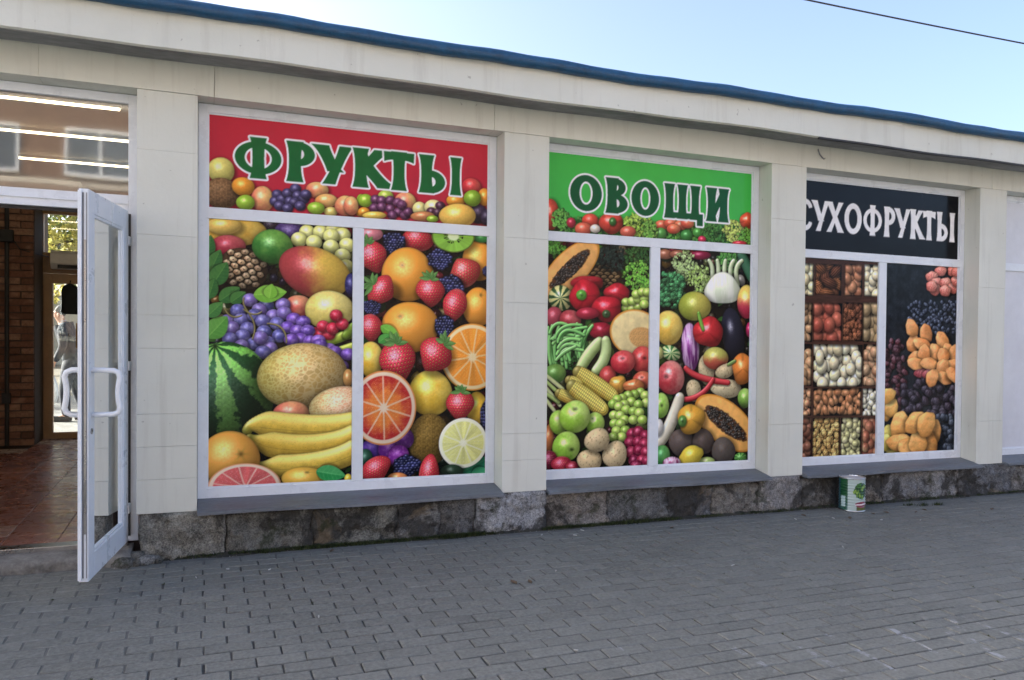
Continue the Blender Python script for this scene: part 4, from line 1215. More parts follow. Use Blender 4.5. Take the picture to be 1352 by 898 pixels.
    def tube(s, kind, w, c, c2, pts):
        P = np.array(pts, float)
        if len(P) > 2:      # smooth
            t = np.linspace(0, 1, len(P)); tt = np.linspace(0, 1, 28)
            co = [np.polyfit(t, P[:, k], min(len(P)-1, 3)) for k in (0, 1)]; P = np.stack([np.polyval(co[0], tt), np.polyval(co[1], tt)], 1)
        else: P = P[0]+(P[1]-P[0])*np.linspace(0, 1, 14)[:, None]
        X, Y, sl = s.win(P[:, 0].min()-w, P[:, 0].max()+w, P[:, 1].min()-w, P[:, 1].max()+w)
        if X is None: return
        best = np.full(X.shape, 1e9); sd = np.zeros_like(X); tp = np.zeros_like(X); L = np.concatenate([[0], np.cumsum(np.hypot(*np.diff(P, axis=0).T))]); nxx = np.zeros_like(X); nyy = np.zeros_like(X)
        for i in range(len(P)-1):
            d = P[i+1]-P[i]; l = np.hypot(*d)+1e-9; d = d/l; t = np.clip((X-P[i, 0])*d[0]+(Y-P[i, 1])*d[1], 0, l); qx, qy = X-P[i, 0]-d[0]*t, Y-P[i, 1]-d[1]*t; ds = np.hypot(qx, qy); k = ds < best
            best = np.where(k, ds, best); tp = np.where(k, (L[i]+t)/L[-1], tp); sd = np.where(k, np.sign(qx*-d[1]+qy*d[0])*ds, sd); nxx = np.where(k, qx, nxx); nyy = np.where(k, qy, nyy)
        prof = np.ones_like(tp)
        if kind == 'ban': prof = .35+.65*sst(0, .22, tp)
        elif kind == 'corn': prof = .75+.25*np.sin(np.clip(tp, 0, 1)*math.pi)**.5
        else: prof = .8+.2*np.sin(np.clip(tp, 0, 1)*math.pi)**.5
        hw = w/2*prof; q = best/hw; aa = s.px/(w/2); shm = (1-sst(.9, 1.5, np.hypot(nxx, nyy+w*.12)/hw))*.45; s.c[sl] *= (1-shm)[..., None]
        m = 1-sst(1-aa, 1+aa*.5, q); qq = np.clip(q, 0, .99); z = np.sqrt(1-qq*qq); nx, ny = nxx/hw, nyy/hw
        base = np.ones(X.shape+(3,))*c*(.86+.28*nz(X, Y, 2))[..., None]
        if c2 is not None: k = sst(-.1, .7, sd/hw)[..., None]*.8; k = k if kind == 'ban' else sst(.2, .8, dif0(nx, ny, z))[..., None]*.6; base = base*(1-k)+c2*k
        if kind == 'ban': f = sst(.05, 0, np.abs(sd/hw+.25))*.16; base = base*(1-f[..., None]); e = sst(.07, .0, tp)[..., None]*.6; base = base*(1-e)+np.array([.38, .42, .12])*e; f2 = (nz(X, Y*2, 7) > .73)[..., None]*.25; base = base*(1-f2)
        if kind == 'corn': gx, gy = (tp*L[-1]/(w*.13)) % 1-.5, (np.arcsin(np.clip(sd/hw, -1, 1))*2.6) % 1-.5; d = np.maximum(np.abs(gx), np.abs(gy)); base = np.clip(base*1.12, 0, 1)*(1-.42*sst(.28, .5, d))[..., None]
        dif = dif0(nx, ny, z); out = np.clip(base*((.62+.52*dif)*(.74+.26*sst(0, .5, z)))[..., None]+(.25*np.clip(dif, 0, 1)**16)[..., None], 0, 1); s.put(sl, out, m)
    def leaf(s, w, c, c2, pts):
        a, b = np.array(pts[0], float), np.array(pts[-1], float); d = b-a; L = np.hypot(*d)+1e-6; d = d/L
        X, Y, sl = s.win(min(a[0], b[0])-w, max(a[0], b[0])+w, min(a[1], b[1])-w, max(a[1], b[1])+w)
        if X is None: return
        t = ((X-a[0])*d[0]+(Y-a[1])*d[1])/L; n = (-(X-a[0])*d[1]+(Y-a[1])*d[0]); tc = np.clip(t, 0, 1); hw = w/2*np.sin(math.pi*tc**.8)**.8+1e-3
        q = np.abs(n)/hw; m = (1-sst(.92, 1.04, q))*(t > 0)*(t < 1); s.c[sl] *= (1-.35*(1-sst(1., 1.5, q))*(t > -.02)*(t < 1.02))[..., None]
        k = (.5+.5*np.sign(n))*.35+.35*nz(X, Y, 4); base = c*(1-k[..., None])+c2*k[..., None]; vn = (sst(.10, .02, q)+.5*(np.abs(((t*7-np.abs(n)/w*2.4) % 1)-.5) < .06))[..., None]*.5
        base = base*(1-vn)+c2*1.1*vn; s.put(sl, np.clip(base, 0, 1), np.clip(m, 0, 1))
    def leafy(s, x, y, rx, ry, c, c2):
        n = int(60+rx*ry/90); s.shadow(x, y, rx*.9, ry*.9, .5)
        for i in range(n):
            r = math.sqrt(s.r.random())*.95; a = s.r.random()*6.283; px_, py_ = x+rx*r*math.cos(a), y+ry*r*math.sin(a); t = s.r.random(); L = s.r.uniform(14, 34); an = s.r.uniform(0, 6.283)
            k = .40+.70*i/n; s.leaf(L*.75, c*k, (c*(1-t)+c2*t)*min(1.2, k+.3), [(px_, py_), (px_+math.cos(an)*L, py_+math.sin(an)*L)])
    def broc(s, x, y, rx, ry, c, c2):
        s.shadow(x, y, rx, ry)
        for i in range(150):
            r = math.sqrt(s.r.random()); a = s.r.random()*6.283; k = .45+.6*i/150; t = s.r.random()*.5*i/150
            s.ball('walnut', x+rx*r*.9*math.cos(a), y+ry*r*.9*math.sin(a), rx*s.r.uniform(.10, .2), ry*s.r.uniform(.08, .15), 0, (c*(1-t)+c2*t)*k, None, [], .3)
    def cell(s, u0, v0, u1, v1, rx, ry, kind, c, c2):
        X, Y, sl = s.win(u0, u1, v0, v1)
        if X is None: return
        save = s.c.copy(); s.c[sl] = s.c[sl]*.35; a, b = u1-u0, v1-v0
        n = int(1.75*a*b/(rx*ry*3.14))+3; pts = []
        for i in range(n*40):
            p = (s.r.uniform(u0+rx*.3, u1-rx*.3), s.r.uniform(v0+ry*.3, v1-ry*.3)); md = 1.15 if i < n*20 else .85
            if all(((p[0]-q[0])/rx)**2+((p[1]-q[1])/ry)**2 > md**2 for q in pts): pts.append(p)
            if len(pts) >= n: break
        for p in pts:
            t = s.r.random(); s.ball(kind, p[0], p[1], rx*s.r.uniform(.8, 1.05), ry*s.r.uniform(.8, 1.05), s.r.uniform(-90, 90) if max(rx, ry) > 1.25*min(rx, ry) else s.r.uniform(-40, 40), np.clip((c*(1-t)+c2*t)*s.r.uniform(.98, 1.2), 0, 1), c2 if kind == 'nut' else None, [], .6)
        e = np.minimum(np.minimum(X-u0, u1-X), np.minimum(Y-v0, (v1-Y)*.6)); new = s.c*1; new[sl] *= (.35+.65*sst(-2, 16, e))[..., None]; s.c = save; s.c[sl] = new[sl]
    def text(s, glyphs, z0, z1, fill, outline=None, ow=0, bold=1.0):
        x0, x1 = glyphs[0][1]-40, glyphs[-1][2]+40; X, Y, sl = s.win(x0, x1, z0-70, z1+40)
        k = 2; px = s.px/k; hh, ww = X.shape[0]*k, X.shape[1]*k
        gx = X[0, 0]-s.px/2+(np.arange(ww)+.5)*px; gy = Y[0, 0]-s.px/2+(np.arange(hh)+.5)*px; GX, GY = np.meshgrid(gx, gy); mk = np.zeros((hh, ww), bool)
        for (ch, a, b) in glyphs:
            mk = glyph(ch, GX-a, GY-z0, b-a, z1-z0, bold)
            if outline is not None:
                r = int(round(ow/px)); big = np.zeros_like(mk)
                for dy in range(-r, r+1):
                    hw = int(math.sqrt(r*r-dy*dy)); sft = np.roll(mk, dy, 0); cs = np.cumsum(np.pad(sft, ((0, 0), (hw+1, hw))), 1); big |= (cs[:, 2*hw+1:]-cs[:, :-2*hw-1]) > 0
                o = big.reshape(hh//k, k, ww//k, k).mean((1, 3)); s.put(sl, np.ones(X.shape+(3,))*outline, o)
            f = mk.reshape(hh//k, k, ww//k, k).mean((1, 3)); s.put(sl, np.ones(X.shape+(3,))*fill*(.94+.1*nz(X, Y, 1))[..., None], f)
    def draw(s, rows, fill=0):
        if fill:        # dim fruit in the depth of the heap, so that no gap reads as a void
            cols = [hexc(l.split()[6]) for l in rows.strip().split('\n') if l.split()[0] in ('o', 'g', 'apple', 'straw', 'orange', 'pepper', 'potato', 'leafy')]
            for _ in range(fill):
                q = s.r.uniform(.22, .62); e = s.r.uniform(22, 62); s.ball(('o', 'apple', 'straw', 'pepper')[s.r.integers(0, 4)], s.r.uniform(s.u0, s.u1), s.r.uniform(s.v0, s.v1), e, e*s.r.uniform(.75, 1.1), s.r.uniform(0, 360), cols[s.r.integers(0, len(cols))]*q, None, ['2', '2'], .7)
                if s.r.random() < .45:
                    a_ = s.r.uniform(0, 6.28); L_ = s.r.uniform(50, 110); x_, y_ = s.r.uniform(s.u0, s.u1), s.r.uniform(s.v0, s.v1); g_ = np.array([.22, .40, .16])*s.r.uniform(.35, .9); s.leaf(L_*.5, g_, g_*1.5, [(x_, y_), (x_+math.cos(a_)*L_, y_+math.sin(a_)*L_)])
        for ln in rows.strip().split('\n'):
            if not ln: continue
            p = ln.split(); k = p[0]
            if k in ('tube', 'ban', 'corn', 'leaf'):
                pts = [tuple(float(q) for q in e.split(',')) for e in p[4:]]; c = hexc(p[2]); c2 = None if p[3] == '-' else hexc(p[3])
                if k == 'leaf': s.leaf(float(p[1]), c, c2, pts)
                else: s.tube(k, float(p[1]), c, c2, pts)
            elif k == 'cell': s.cell(*[float(q) for q in p[1:7]], p[7], hexc(p[8]), hexc(p[9]))
            else:
                x, y, rx, ry, rot = [float(q) for q in p[1:6]]; c = hexc(p[6]); c2 = None if p[7] == '-' else hexc(p[7])
                if k == 'bb': s.bb(x, y, rx, ry, c)
                elif k == 'pine': s.scales(x, y, rx, ry, rot, c, c2)
                elif k == 'leafy': s.leafy(x, y, rx, ry, c, c2)
                elif k == 'broc': s.broc(x, y, rx, ry, c, c2)
                else:
                    s.ball(k, x, y, rx, ry, rot, c, c2, p[8:])
                    if k == 'straw' and '1' in p[8:]: s.straw_cap(x, y, rx, ry, rot)
def dif0(nx, ny, z): return np.clip(nx*LIGHT[0]+ny*LIGHT[1]+z*LIGHT[2], 0, 1)
def glyph(ch, x, y, w, h, bold=1.0):
    """flared display capitals: x, y in mm from the letter's lower left corner"""
    b = y/h; a = x/w; fl = 1+.42*np.abs(2*b-1)**2.6; inb = (b >= 0) & (b <= 1)
    def stem(c, t, b0=0, b1=1): return (np.abs(x-c) < t/2*fl) & (b >= b0-.015) & (b <= b1+.015)
    def ell(cx, cy, rx, ry): return ((a-cx)/rx)**2+((b-cy)/ry)**2 < 1
    def diag(p, q, t):
        px, py, qx, qy = p[0]*w, p[1]*h, q[0]*w, q[1]*h; dx, dy = qx-px, qy-py; L = math.hypot(dx, dy); tt = ((x-px)*dx+(y-py)*dy)/L/L; d = np.abs((x-px)*dy-(y-py)*dx)/L
        return (d < t/2*(1+.30*np.abs(2*tt-1)**2.6)) & inb & (tt > -.25) & (tt < 1.25)
    T = .30*h*bold
    if ch == 'Ф': return ((ell(.5, .5, .5, .41) & ~(ell(.5, .5, .5-T/w*.78, .275))) | stem(w*.5, T*.95, 0, 1))
    if ch == 'О': return ell(.5, .5, .5, .515) & ~ell(.5, .5, .5-T/w, .33)
    if ch == 'С': return (ell(.54, .5, .54, .515) & ~ell(.58, .5, .56-T/w, .34)) & ~((a > .62) & (np.abs(b-.5) < .20+.10*(a-.62))) & (a < .98)
    if ch == 'Р': return stem(T*.68, T) | (ell(.42, .70, .58, .305) & (a > .2) & ~(ell(.44, .70, .58-T/w*.95, .135) & (x > T*1.1)))
    if ch == 'Ь': return stem(T*.68, T) | (ell(.42, .295, .58, .31) & (a > .2) & ~(ell(.44, .295, .58-T/w*.95, .135) & (x > T*1.1)))
    if ch == 'В': return stem(T*.68, T) | ((ell(.40, .745, .50, .262) | ell(.42, .275, .58, .285)) & (a > .2) & ~((ell(.42, .745, .50-T/w*.85, .11) | ell(.44, .28, .58-T/w*.95, .13)) & (x > T*1.1)))
    if ch == 'У': return diag((.90, 1), (.38, 0), T*.80) | (diag((.13, 1), (.56, .30), T) & (b > .33))
    if ch == 'К': return stem(T*.68, T) | (diag((.25, .46), (.74, 1), T*.85) & (x > T*.8)) | (diag((.30, .60), (.86, 0), T) & (x > T*.8))
    if ch == 'Т': return stem(w*.5, T) | ((b > .80-.07*np.abs(2*a-1)**3) & (b <= 1) & (a > .0+.05*(1-b)) & (a < 1-.05*(1-b)))
    if ch == 'І': return stem(w*.5, min(T, w*.66))
    if ch == 'И': return stem(T*.66, T*.92) | stem(w-T*.66, T*.92) | diag((.22, .06), (.78, .94), T*.62)
    if ch == 'Х': return diag((.16, 1), (.84, 0), T) | diag((.84, 1), (.16, 0), T*.78)
    if ch == 'Щ':
        ww = w*.93; return stem(T*.62, T*.86) | stem(ww*.5, T*.86) | stem(ww-T*.62, T*.86) | ((b > 0) & (b < .17) & (a > .03) & (x < ww)) | ((x > w-T*.72) & (x < w) & (b > -.19) & (b < .17))
    return np.zeros_like(a, bool)
def s2l(c): return np.where(c <= .04045, c/12.92, ((c+.055)/1.055)**2.4)
PRINT_GAIN = 1.06
def print_mesh(name, pic, x0, y, parent):
    """a flat film whose colours sit on a fine grid; x0 = world x of the picture's origin"""
    h, w = pic.h//2, pic.w//2; img = pic.c[:h*2, :w*2].reshape(h, 2, w, 2, 3).mean((1, 3)); st = pic.px*2/1000
    xs = x0+pic.u0/1000+(np.arange(w))*st*(w*1.0/(w-1)); zs = pic.v0/1000+np.arange(h)*st*(h*1.0/(h-1))
    XX, ZZ = np.meshgrid(xs, zs); co = np.stack([XX, np.full_like(XX, y), ZZ+SLOPE*XX], -1).reshape(-1, 3)
    o = np.array([xs.mean(), y, zs[0]+SLOPE*xs.mean()]); n = h*w
    i, j = np.meshgrid(np.arange(w-1), np.arange(h-1)); a = (j*w+i).ravel(); q = np.stack([a, a+1, a+w+1, a+w], 1)
    # a thin solid: a back sheet of four corners closes the film 3 mm behind
    bk = np.array([[xs[0], y+.003, zs[0]], [xs[-1], y+.003, zs[0]], [xs[-1], y+.003, zs[-1]], [xs[0], y+.003, zs[-1]]]); bk[:, 2] += SLOPE*bk[:, 0]; co = np.concatenate([co, bk])
    q = np.concatenate([q, [[n+3, n+2, n+1, n]]]); me = bpy.data.meshes.new(name); me.vertices.add(len(co)); me.vertices.foreach_set('co', (co-o).ravel())
    me.loops.add(q.size); me.loops.foreach_set('vertex_index', q.ravel().astype(np.int32)); me.polygons.add(len(q)); me.polygons.foreach_set('loop_start', np.arange(len(q), dtype=np.int32)*4)
    me.update(calc_edges=True); at = me.color_attributes.new('print', 'FLOAT_COLOR', 'POINT'); col = np.ones((len(co), 4)); col[:n, :3] = s2l(np.clip(img, 0, 1)).reshape(-1, 3)*PRINT_GAIN; at.data.foreach_set('color', col.ravel())
    me.materials.append(M['print']); me.validate(); return link(name, me, Vector(o), parent)
# ------------------------------------------------------------------ ground: earth sheet, road, kerb, brick pavement
def sheet(name, x0, x1, y0, y1, z, mat, n=1):
    return tag(MB().prism_x([(y0, z), (y1, z), (y1, z-.3), (y0, z-.3)], x0, x1, 8).build(name, mat), kind='structure')
sheet('ground', -220, 220, -220, 260, -.10, M['earth'])
sheet('road', -120, 120, -17.2, -8.35, -.085, M['asphalt'])
for yy in (-8.3, -17.3): sheet('kerb', -60, 60, yy-.08, yy+.08, .02 if yy > -10 else .03, M['concrete'])
BL, BW = .2080, .0985; PX0, PX1, PY0 = -6.0, 12.0, -8.2
pav = MB()
def sand_h(x, y):        # how full the joints are
    f = .5+.5*math.sin(x*1.7+1.3*math.sin(y*2.1))*math.cos(y*1.9+.7*x); f = f*.55
    if x < .3: f += .40*min(1, (.3-x)/.8)
    if y > -.55: f += .55*(1-abs(y)/.55)
    if x > 3.4: f += .30*min(1, (x-3.4)/1.5)
    return -.0085+.0056*min(1, f+.15)
nx_, ny_ = 180, 90; gv = []
for j in range(ny_+1):
    for i in range(nx_+1):
        x = PX0-.2+(PX1-PX0+.4)*i/nx_; y = PY0+(.02-PY0)*(j/ny_); gv.append((x, y, sand_h(x, y)))
pav.add(gv, [(j*(nx_+1)+i, j*(nx_+1)+i+1, (j+1)*(nx_+1)+i+1, (j+1)*(nx_+1)+i) for j in range(ny_) for i in range(nx_)])
pavement = tag(pav.build('pavement', M['sand'], smooth=True), kind='structure')
fa_ = pavement.data.attributes.new('fill', 'FLOAT', 'POINT'); fa_.data.foreach_set('value', [min(1, max(0, (q[2]+.0085)/.0058)) for q in gv])
for (a, b) in ((-60, PX0-.2), (PX1+.2, 60)): sheet('pavement', a, b, PY0, .3, -.002, M['paver'])
def brick_mesh(lx, ly, rnd):
    """paver with worn rounded edges, top at z = 0"""
    hx_, hy_, e = lx/2, ly/2, .004
    ring = lambda d, z: [(-hx_+d, -hy_+d, z), (hx_-d, -hy_+d, z), (hx_-d, hy_-d, z), (-hx_+d, hy_-d, z)]
    v = ring(0, -.05)+ring(0, -e)+ring(e*.35, -e*.3)+ring(e*1.3, 0)
    if rnd: v = [(x+rnd.uniform(-.0015, .0015), y+rnd.uniform(-.0015, .0015), z+(rnd.uniform(-.0012, .0012) if z > -.01 else 0)) for x, y, z in v]
    f = [(k*4+i, k*4+(i+1) % 4, (k+1)*4+(i+1) % 4, (k+1)*4+i) for k in range(3) for i in range(4)]+[(12, 13, 14, 15)]
    return v, f
rb = random.Random(4); JX, JY = .92533, -1.62173
def project(x, y, z):
    d = Vector((x, y, z+SLOPE*x))-CAM_POS; w = d.dot(fw)
    if w < .1: return None
    return .5+1040/1352*d.dot(rt)/w, .5-1040/898*d.dot(up)/w, w
bricks = []
r0 = int((PY0-JY)/BW)
for r in range(r0, int((-.02-JY)/BW)+1):
    y = JY+r*BW
    if y+BW/2 > -.02 or y-BW/2 < PY0: continue
    off = (BL/2 if r % 2 else 0)+rb.uniform(-.012, .012)
    k0 = int((PX0-JX)/BL)
    for k in range(k0, int((PX1-JX)/BL)):
        x = JX+BL/2+off+k*BL+rb.uniform(-.002, .002); p = project(x, y, 0)
        vis = p is not None and -.02 < p[0] < 1.02 and p[1] < 1.02
        dip = .012*math.sin(x*.9+.4)*math.sin(y*1.3)*0
        bricks.append((p[2] if vis else 99+rb.random(), x, y, rb.uniform(-.0016, .0016)+dip, rb.uniform(-.012, .012), rb.uniform(-.009, .009), rb.uniform(-.006, .006), rb.choice((.93, .96, .98, 1.0, 1.0, 1.03, 1.06))))
bricks.sort(key=lambda b: b[0])
var = [brick_mesh(BL-.0080, BW-.0085, random.Random(40+i)) for i in range(6)]
tones = (.80, .88, .94, 1.0, 1.06, 1.14); bmesh_ = {}
def brick_data(vi, tone):
    if (vi, tone) not in bmesh_:
        me = bpy.data.meshes.new('brick'); me.from_pydata(var[vi][0], [], var[vi][1]); me.materials.append(M['paver'])
        a = me.color_attributes.new('tone', 'FLOAT_COLOR', 'POINT'); a.data.foreach_set('color', [tone, tone, tone*1.0, 1]*len(var[vi][0])); bmesh_[(vi, tone)] = me
    return bmesh_[(vi, tone)]
rest = MB(); rtone = []
for i, (_, x, y, dz, rz, rx_, ry_, tone) in enumerate(bricks):
    vi = rb.randrange(6)
    if i < 300:
        o = link('brick', brick_data(vi, tone), Vector(shear((x, y, dz))), pavement); o.rotation_euler = (rx_, ry_+math.atan(-SLOPE), rz)
    else:
        ca, sa = math.cos(rz), math.sin(rz); vs = [(x+vx*ca-vy*sa, y+vx*sa+vy*ca, dz+vz-vx*ry_+vy*rx_) for vx, vy, vz in var[vi][0]]
        rest.add(vs, var[vi][1]); rtone += [tone, tone, tone, 1]*len(vs)
ro = rest.build('paving_bricks', M['paver'], pavement); tag(ro, kind='stuff')
a_ = ro.data.color_attributes.new('tone', 'FLOAT_COLOR', 'POINT'); a_.data.foreach_set('color', rtone)
# white tone for the plain far pavement
for o in list(COL.objects):
    if o.name.startswith('pavement.'):
        a_ = o.data.color_attributes.new('tone', 'FLOAT_COLOR', 'POINT'); a_.data.foreach_set('color', [1, 1, 1, 1]*len(o.data.vertices))

# ------------------------------------------------------------------ the shop building
shop = thing('shop_building', (2.5, 2.5, 0), 'low cream shop with printed fruit and vegetable windows and blue roof edge', 'building')
PZ, LZ, REC = .28, 2.832, .155
XL, XR, YB = -8.6, 13.9, 5.45
pill = [(-5.15, -4.80), (-2.75, -2.40), (-.388, -.052), (1.957, 2.299), (4.274, 4.625), (6.632, 6.975), (8.98, 9.32), (11.33, 11.67)]
joints = {2: [.486, .686, .884, 1.282, 1.483, 1.966, 2.475], 3: [.507, .698, 1.199, 1.633, 2.093], 4: [.708, 1.27, 1.83, 2.387], 5: [.68, 1.286, 1.918]}
rp = random.Random(12)
for i, (a, b) in enumerate(pill):
    if i == 2: core = MB().box(a, b, .012, .30, PZ, LZ)
    else: core = MB().box(a, b, .012, .30, PZ, LZ)
    co = core.build('pillar', M['cream'], shop)
    zs = [PZ]+joints.get(i, [.69, 1.28, 1.92])+[LZ]
    for z0, z1 in zip(zs[:-1], zs[1:]):
        d = rp.uniform(-.0012, .0012); MB().box(a-.001, b+.001, d, .0125, z0+.0006, z1-.0006, .0009).build('panel', M['cream'], co)
# frieze above the openings, in boards that stand a little proud of one another
seams = [XL, -3.2, -.90, .042, 1.879, 4.30, 6.78, 9.2, XR]; dy = [0, .004, -.002, .003, 0, .003, .001, .003]
for k in range(8):
    MB().box(seams[k]+.001, seams[k+1]-.001, dy[k]-.003, .30, LZ+.0015, 3.098, .0015).build('frieze_board', M['cream'], shop)
# boxed cornice with a slightly uneven lower edge
def wobc(x, y, z): return (.004*math.sin(x*1.1), .005*math.sin(x*1.9+.6)+.003*math.sin(x*5.3))
MB().prism_x([(.29, 3.10), (.29, 3.34), (-.30, 3.24), (-.305, 3.002), (-.29, 2.995), (-.055, 3.012), (-.055, 3.10)], XL, XR, 90, wobc).build('cornice', M['cream'], shop)
MB().prism_x([(-.280, 2.9905), (-.280, 2.9995), (-.050, 3.015), (-.050, 3.006)], XL, XR, 90, wobc).build('soffit_board', M['soffit'], shop)  # added board, its dark colour carries the shade of the cornice underside
MB().prism_x([(-.3085, 2.987), (-.3085, 3.000), (-.288, 2.9945), (-.288, 2.984)], 4.47, 10.5, 42, lambda x, y, z: (.004*math.sin(x*1.1), .005*math.sin(x*1.9+.6)+.003*math.sin(x*5.3))).build('flashing_strip', M['darkcable'], shop)
# rolled blue roof sheet edge
prof = [(-.315+.052*math.cos(t)*1.0, 3.232+.048*math.sin(t)) for t in [math.radians(90+i*24) for i in range(9)]]
prof = [(-.30, 3.196), (-.335, 3.190), (-.362, 3.199), (-.372, 3.222), (-.368, 3.246), (-.350, 3.266), (-.32, 3.279), (-.20, 3.30), (.3, 3.39), (.3, 3.37), (-.2, 3.28)]
def wobr(x, y, z):
    if y > -.25: return (0, 0)
    return (.006*math.sin(x*3.1)+.004*math.sin(x*9.7+1), .006*math.sin(x*1.15+2.0)+.005*math.sin(x*3.9)+.002*math.sin(x*14+z*60))
MB().prism_x(prof, XL-.05, XR+.05, 240, wobr).build('roof_edge', M['blue'], shop, smooth=True)
MB().prism_x([(.28, 3.40), (.28, 3.30), (YB+.25, 3.42), (YB+.25, 3.52)], XL-.05, XR+.05, 1).build('roof', M['roof'], shop)
MB().box(XL, XL+.25, .30, YB, 0, 3.36).build('side_wall', M['cream'], shop); MB().box(XR-.25, XR, .30, YB, 0, 3.36).build('side_wall', M['cream'], shop)
MB().box(-.10, XR-.25, YB-.25, YB, 0, 3.40).build('back_wall', M['cream'], shop); MB().box(XL+.25, -3.55, YB-.25, YB, 0, 3.40).build('back_wall', M['cream'], shop)
# hook left in the frieze
MB().tube([(4.742, -.002, 2.992), (4.735, -.012, 2.975), (4.748, -.014, 2.948), (4.772, -.016, 2.925), (4.790, -.016, 2.912), (4.792, -.028, 2.918)], .0055, 6).build('hook', M['steel'], shop)

# plinth of rough stone blocks
import mathutils
def rough(p, s, seed): return mathutils.noise.fractal(Vector((p[0]*s+seed, p[1]*s, p[2]*s)), 1.0, 2.1, 5)
def stone_block(x0, x1, z0, z1, yf, yb, seed, amp=.022):
    n, m = max(6, int((x1-x0)/.016)), max(5, int((z1-z0)/.017)); mb = MB(); vs = []
    for j in range(m+1):
        for i in range(n+1):
            a, c = i/n, j/m; x, z = x0+(x1-x0)*a, z0+(z1-z0)*c; ed = min(a*(x1-x0), (1-a)*(x1-x0), (1-c)*(z1-z0)*1.6)
            d = rough((x, 0, z), 5.5, seed)*amp+abs(rough((x, 0, z), 13, seed+5))*amp*.9+rough((x, 0, z), 30, seed+9)*amp*.4; rnd = .009*max(0, 1-ed/(.018+.02*abs(rough((x, 3, z), 6, 0))))**2
            vs.append((x+(rough((x, 1, z), 9, seed)*.006 if 0 < i < n else rough((x0 if i == 0 else x1, 4, z), 1, 0)*0+mathutils.noise.noise(Vector((round((x0 if i == 0 else x1), 1)*7.7, 2.0, z*9)))*.022), yf-d+rnd, z+(0 if j in (0, m) else rough((x, 2, z), 9, seed)*.006)))
    w = n+1; fs = [(j*w+i, j*w+i+1, (j+1)*w+i+1, (j+1)*w+i) for j in range(m) for i in range(n)]
    b0 = len(vs); edge = [i for i in range(w)]+[j*w+n for j in range(1, m+1)]+[m*w+i for i in range(n-1, -1, -1)]+[j*w for j in range(m-1, 0, -1)]
    for e in edge: vs.append((vs[e][0], yb, vs[e][2]))
    k = len(edge); fs += [(edge[(i+1) % k], edge[i], b0+i, b0+(i+1) % k) for i in range(k)]; mb.add(vs, fs); return mb
plinth = MB().box(XL, -2.40, .06, .30, -.06, PZ-.004).box(-.352, XR, .06, .30, -.06, PZ-.004).build('plinth', M['mortar'], shop)
sx = [-.371, .116, .644, 1.201, 1.501, 1.764, 2.288, 2.812, 3.332, 3.749, 4.19, 4.609, 5.011, 5.50, 5.916, 6.427, 7.117, 7.75, 8.3, 8.95, 9.5, 10.1, 10.8, 11.4, 12.1, 12.9, 13.9]
tone = {0: (1.05, 1.0, .80), 1: (.50, .50, .40), 2: (.62, .62, .50), 3: (.85, .85, .80), 4: (.45, .47, .48), 5: (1.5, 1.55, 1.62), 6: (.95, .85, .74), 7: (.45, .47, .47), 8: (.48, .50, .52), 9: (.75, .70, .60), 10: (1.05, 1.02, 1.0), 11: (.50, .50, .47), 12: (.95, .88, .74), 13: (.85, .88, .92), 14: (1.1, 1.12, 1.15), 15: (.5, .55, .62)}
rs_ = random.Random(3)
for i, (a, b) in enumerate(zip(sx[:-1], sx[1:])):
    under = any(p[0]-.2 < (a+b)/2 < p[1]+.1 for p in pill)
    o = stone_block(a+.0015, b-.0015, -.06, PZ-.002-(0 if under else .03), -.010 if under else .012, .10, 40+(i//2)*3.1, .034).build('stone', M['stone'], plinth, smooth=True)
    c = tone.get(i, (rs_.uniform(.5, 1.1),)*3); o.color = (*[.62*q+.30 for q in c], 1)
for i, a in enumerate((-8.6, -7.7, -6.9, -6.1, -5.2, -4.4, -3.6, -3.0)):
    o = stone_block(a+.004, (a+.8 if i < 7 else -2.40)-.004, -.06, PZ-.004, -.005, .08, 200+i*3.1).build('stone', M['stone'], plinth, smooth=True); o.color = (.8, .8, .75, 1)

# ------------------------------------------------------------------ windows
FY0, FY1 = REC, REC+.07
def picture(key, x0, u, v, px, bg, seed):
    pc = Pic(u[0]*1000-x0*1000, u[1]*1000-x0*1000, v[0]*1000, v[1]*1000, px, bg, seed); return pc
def window(i, xa, xb, kind):
    fr = MB(); f = .055; z0, z1 = .318, LZ-.002; xa += .002; xb -= .002
    for (p, q, r_, s_) in ((xa, xa+f, z0, z1), (xb-f, xb, z0, z1), (xa+f, xb-f, z0, z0+.067), (xa+f, xb-f, z1-.052, z1)):
        fr.box(p, q, FY0, FY1, r_, s_, .003)
    # inner sash step
    g = .010
    for (p, q, r_, s_) in ((xa+f, xa+f+g, z0+.067, z1-.052), (xb-f-g, xb-f, z0+.067, z1-.052), (xa+f+g, xb-f-g, z0+.067, z0+.067+g), (xa+f+g, xb-f-g, z1-.052-g, z1-.052)):
        fr.box(p, q, FY0+.012, FY1-.004, r_, s_)
    w = fr.build('window', M['pvc'], shop)
    MB().box(xa+f-.001, xb-f+.001, FY0-.0015, FY1-.003, 2.108, 2.180, .003).build('transom_bar', M['pvc'], w)
    return w, xa+f, xb-f
def sill(xa, xb, w):
    sl = MB(); n = 24; prof = [(.165, .325), (.02, .302), (-.048, .286), (-.062, .279), (-.062, .262), (-.050, .2615), (.165, .27)]
    rr = random.Random(int(xa*100))
    sl.prism_x(prof, xa+.003, xb-.003, n, lambda x, y, z: (.0035*math.sin(x*3.3+1) if y < 0 else 0, (.003*math.sin(x*4.7) if y < 0 else 0)))
    return sl.build('sill', M['slate'], w)
GR = np.array
